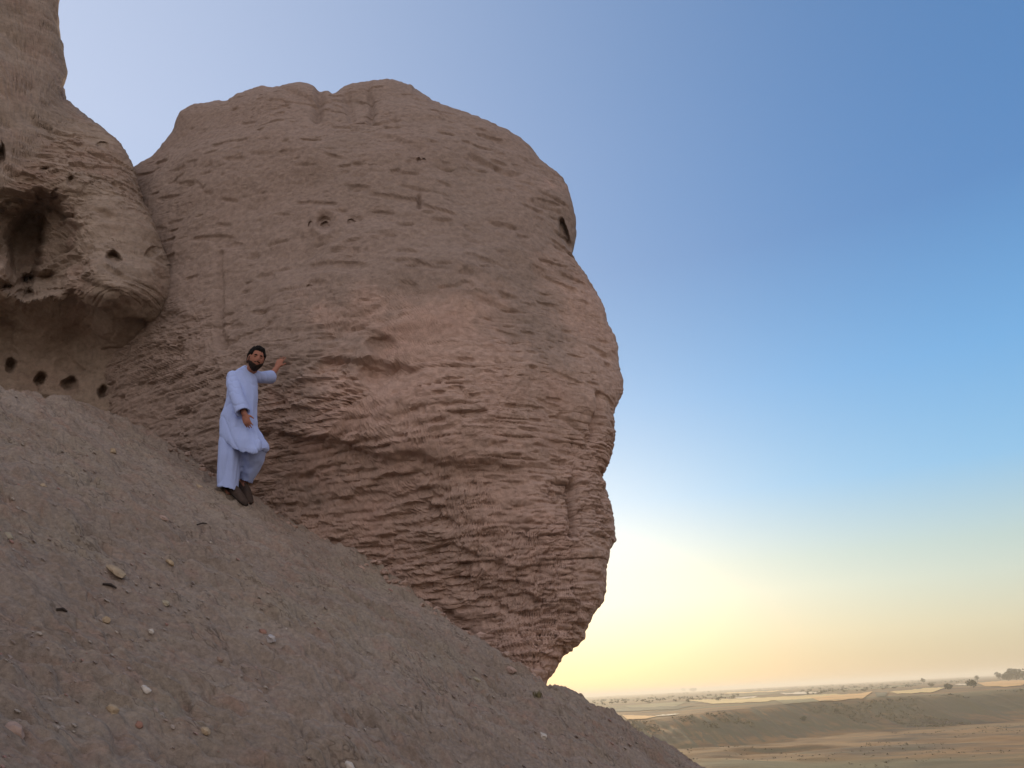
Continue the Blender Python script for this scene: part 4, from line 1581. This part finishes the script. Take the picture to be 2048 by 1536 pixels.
def trouser_fold(co):
    f = 0.014 * vn(co[:, 0] * 11, co[:, 1] * 11, co[:, 2] * 1.8, 811) + 0.006 * vn(co[:, 0] * 30, co[:, 1] * 30, co[:, 2] * 3.5, 812)
    f = f - 0.012 * (1 - np.abs(vn(co[:, 0] * 8, co[:, 1] * 8, co[:, 2] * 1.6, 813))) ** 8
    return f


T_ = Solid()
T_.loft([span_ring((444, 862), (488, 868), 0.0, 0.0, 0.13), span_ring((440, 886), (486, 890), -0.01, -0.01, 0.135),
         span_ring((441, 915), (480, 915), -0.01, -0.03, 0.13), span_ring((441, 945), (477, 946), 0.0, -0.03, 0.12),
         span_ring((440, 964), (475, 968), 0.0, -0.03, 0.112), span_ring((438, 977), (475, 984), 0.01, -0.03, 0.112),
         span_ring((442, 974), (472, 980), 0.01, -0.02, 0.085), span_ring((450, 955), (468, 958), 0.01, -0.01, 0.05)])
T_.loft([span_ring((470, 862), (512, 868), 0.0, 0.0, 0.12), span_ring((478, 882), (530, 886), 0.02, -0.03, 0.125), span_ring((480, 898), (529, 900), 0.03, -0.02, 0.125),
         span_ring((484, 915), (521, 922), 0.09, 0.04, 0.11), span_ring((483, 935), (513, 942), 0.15, 0.10, 0.09),
         span_ring((481, 949), (506, 957), 0.20, 0.15, 0.08), span_ring((480, 961), (501, 967), 0.22, 0.17, 0.075),
         span_ring((484, 956), (497, 961), 0.22, 0.17, 0.05), span_ring((487, 940), (496, 942), 0.18, 0.14, 0.03)])
tr = T_.build('trousers', 0.010, CLOTH, man, 3, trouser_fold)


# collar, cuffs seam and placket
def strip(name, pts, wdt, th, nrm, parent, mat):
    V, Q = tube_geo(pts, [wdt] * len(pts), 6)
    return mesh_from(name, V, Q, None, mat, parent)


def shell(name, mask_fn, grow, mat, seed, rough=0.006):
    V, Qs = [], []
    nu, nv = 64, 48
    for i in range(nv + 1):
        th = math.pi * i / nv
        for j in range(nu):
            ph = 2 * math.pi * j / nu
            v = np.array([math.sin(th) * math.cos(ph), math.sin(th) * math.sin(ph), -math.cos(th)])
            q = head_fn(v, v * HR)
            mk = mask_fn(v)
            rr = np.linalg.norm(q)
            q = q / rr * (rr + (grow * (1 + 0.9 * max(0, v[2])) + rough * float(vn(v[0] * 9, v[1] * 9, v[2] * 9, seed))) * mk - 0.016 * (1 - mk))
            V.append(HC + HM @ q)
    for i in range(nv):
        for j in range(nu):
            Qs.append((i * nu + j, i * nu + (j + 1) % nu, (i + 1) * nu + (j + 1) % nu, (i + 1) * nu + j))
    return mesh_from(name, V, Qs, None, mat, man)


def hair_mask(v):
    line = 0.60 - 0.95 * smooth(0.05, -0.45, v[1]) - 0.34 * smooth(0.55, 0.80, abs(v[0])) * smooth(-0.1, 0.2, v[1]) + 0.10 * float(vn(v[0] * 6, v[1] * 6, v[2] * 6, 930))
    return float(smooth(line - 0.06, line + 0.06, v[2]))


def beard_mask(v):
    th_ = -0.44 + 0.40 * max(0.0, abs(v[0]) - 0.25)
    low = smooth(th_, th_ - 0.10, v[2]) * smooth(-0.1, 0.15, v[1])
    side = smooth(0.76, 0.84, abs(v[0])) * smooth(0.10, 0.18, v[1]) * smooth(0.52, 0.42, v[1]) * smooth(0.30, 0.1, v[2]) * 0.8
    mous = smooth(0.10, 0.05, abs(v[2] + 0.36)) * smooth(0.45, 0.35, abs(v[0])) * smooth(0.3, 0.5, v[1])
    lips = gauss(v, (0, 1, -0.55), 0.14)
    return float(np.clip(max(low, side, mous) - 0.9 * lips, 0, 1))


shell('hair', hair_mask, 0.013, HAIR, 901, 0.016)
shell('beard', beard_mask, 0.006, BEARD, 905, 0.006)
for s_ in (-1, 1):
    v = np.array([s_ * 0.34, 0.93, 0.25])
    v /= np.linalg.norm(v)
    pts = []
    for k in range(6):
        vv = np.array([s_ * (0.16 + 0.085 * k), 0.95, 0.21 + 0.05 * math.sin(k * 0.6)])
        vv /= np.linalg.norm(vv)
        pts.append(HC + HM @ (head_fn(vv, vv * HR) * 1.015))
    V, Q = tube_geo(pts, [0.004, 0.006, 0.006, 0.006, 0.005, 0.003])
    mesh_from('eyebrow', V, Q, None, HAIR, man)
    vv = np.array([s_ * 0.33, 0.93, 0.06])
    vv /= np.linalg.norm(vv)
    E_ = Solid()
    E_.ball(HC + HM @ (head_fn(vv, vv * HR) * 0.965), HM, np.array([0.014, 0.008, 0.006]), None, 14, 10)
    e_me = bpy.data.meshes.new('eye')
    e_me.from_pydata(E_.V, [], E_.F)
    e_me.materials.append(HAIR)
    e_o = bpy.data.objects.new('eye', e_me)
    COL.objects.link(e_o)
    e_o.parent = man


def sandal(heel, toe, frame):
    d, sdv, up = frame
    L = np.linalg.norm(np.asarray(toe) - np.asarray(heel)) + 0.015
    V, Q = [], []
    n = 18
    prof = [(t, 0.030 + 0.018 * math.sin(min(1, t * 1.15) * math.pi * 0.62)) for t in np.linspace(0, 1, n)]
    for t, hw in prof:
        if t > 0.88:
            hw *= math.sqrt(max(0.05, 1 - ((t - 0.88) / 0.125) ** 2))
        if t < 0.08:
            hw *= math.sqrt(max(0.1, 1 - ((0.08 - t) / 0.085) ** 2))
        c = heel + d * (t * L - 0.01)
        for so, uo in ((-1, -0.012), (1, -0.012), (1, 0.008), (-1, 0.008)):
            V.append(c + sdv * hw * so + up * uo)
    for i in range(n - 1):
        for j in range(4):
            Q.append((i * 4 + j, i * 4 + (j + 1) % 4, i * 4 + 4 + (j + 1) % 4, i * 4 + 4 + j))
    Q.append((0, 1, 2, 3))
    Q.append(tuple((n - 1) * 4 + j for j in (3, 2, 1, 0)))
    so_ = mesh_from('shoe', V, Q, None, SANDAL, man)
    V, Q = [], []
    for t, hw in prof:
        hgt = 0.078 - 0.018 * t - 0.034 * smooth(0.55, 1.0, t)
        if t > 0.88:
            hw = hw * math.sqrt(max(0.04, 1 - ((t - 0.88) / 0.125) ** 2))
            hgt = hgt * (0.35 + 0.65 * math.sqrt(max(0.02, 1 - ((t - 0.88) / 0.125) ** 2)))
        if t < 0.08:
            hw *= math.sqrt(max(0.1, 1 - ((0.08 - t) / 0.085) ** 2))
        c = heel + d * (t * L - 0.01)
        for k in range(11):
            an = math.pi * k / 10
            V.append(c + sdv * math.cos(an) * (hw - 0.003) + up * (0.006 + math.sin(an) ** 0.8 * hgt))
    for i in range(n - 1):
        for k in range(10):
            Q.append((i * 11 + k, i * 11 + k + 1, i * 11 + 12 + k, i * 11 + 11 + k))
    mesh_from('upper', V, Q, None, LEATHER, so_)


sandal(heel1, toe1, f1)
sandal(heel2, toe2, f2)
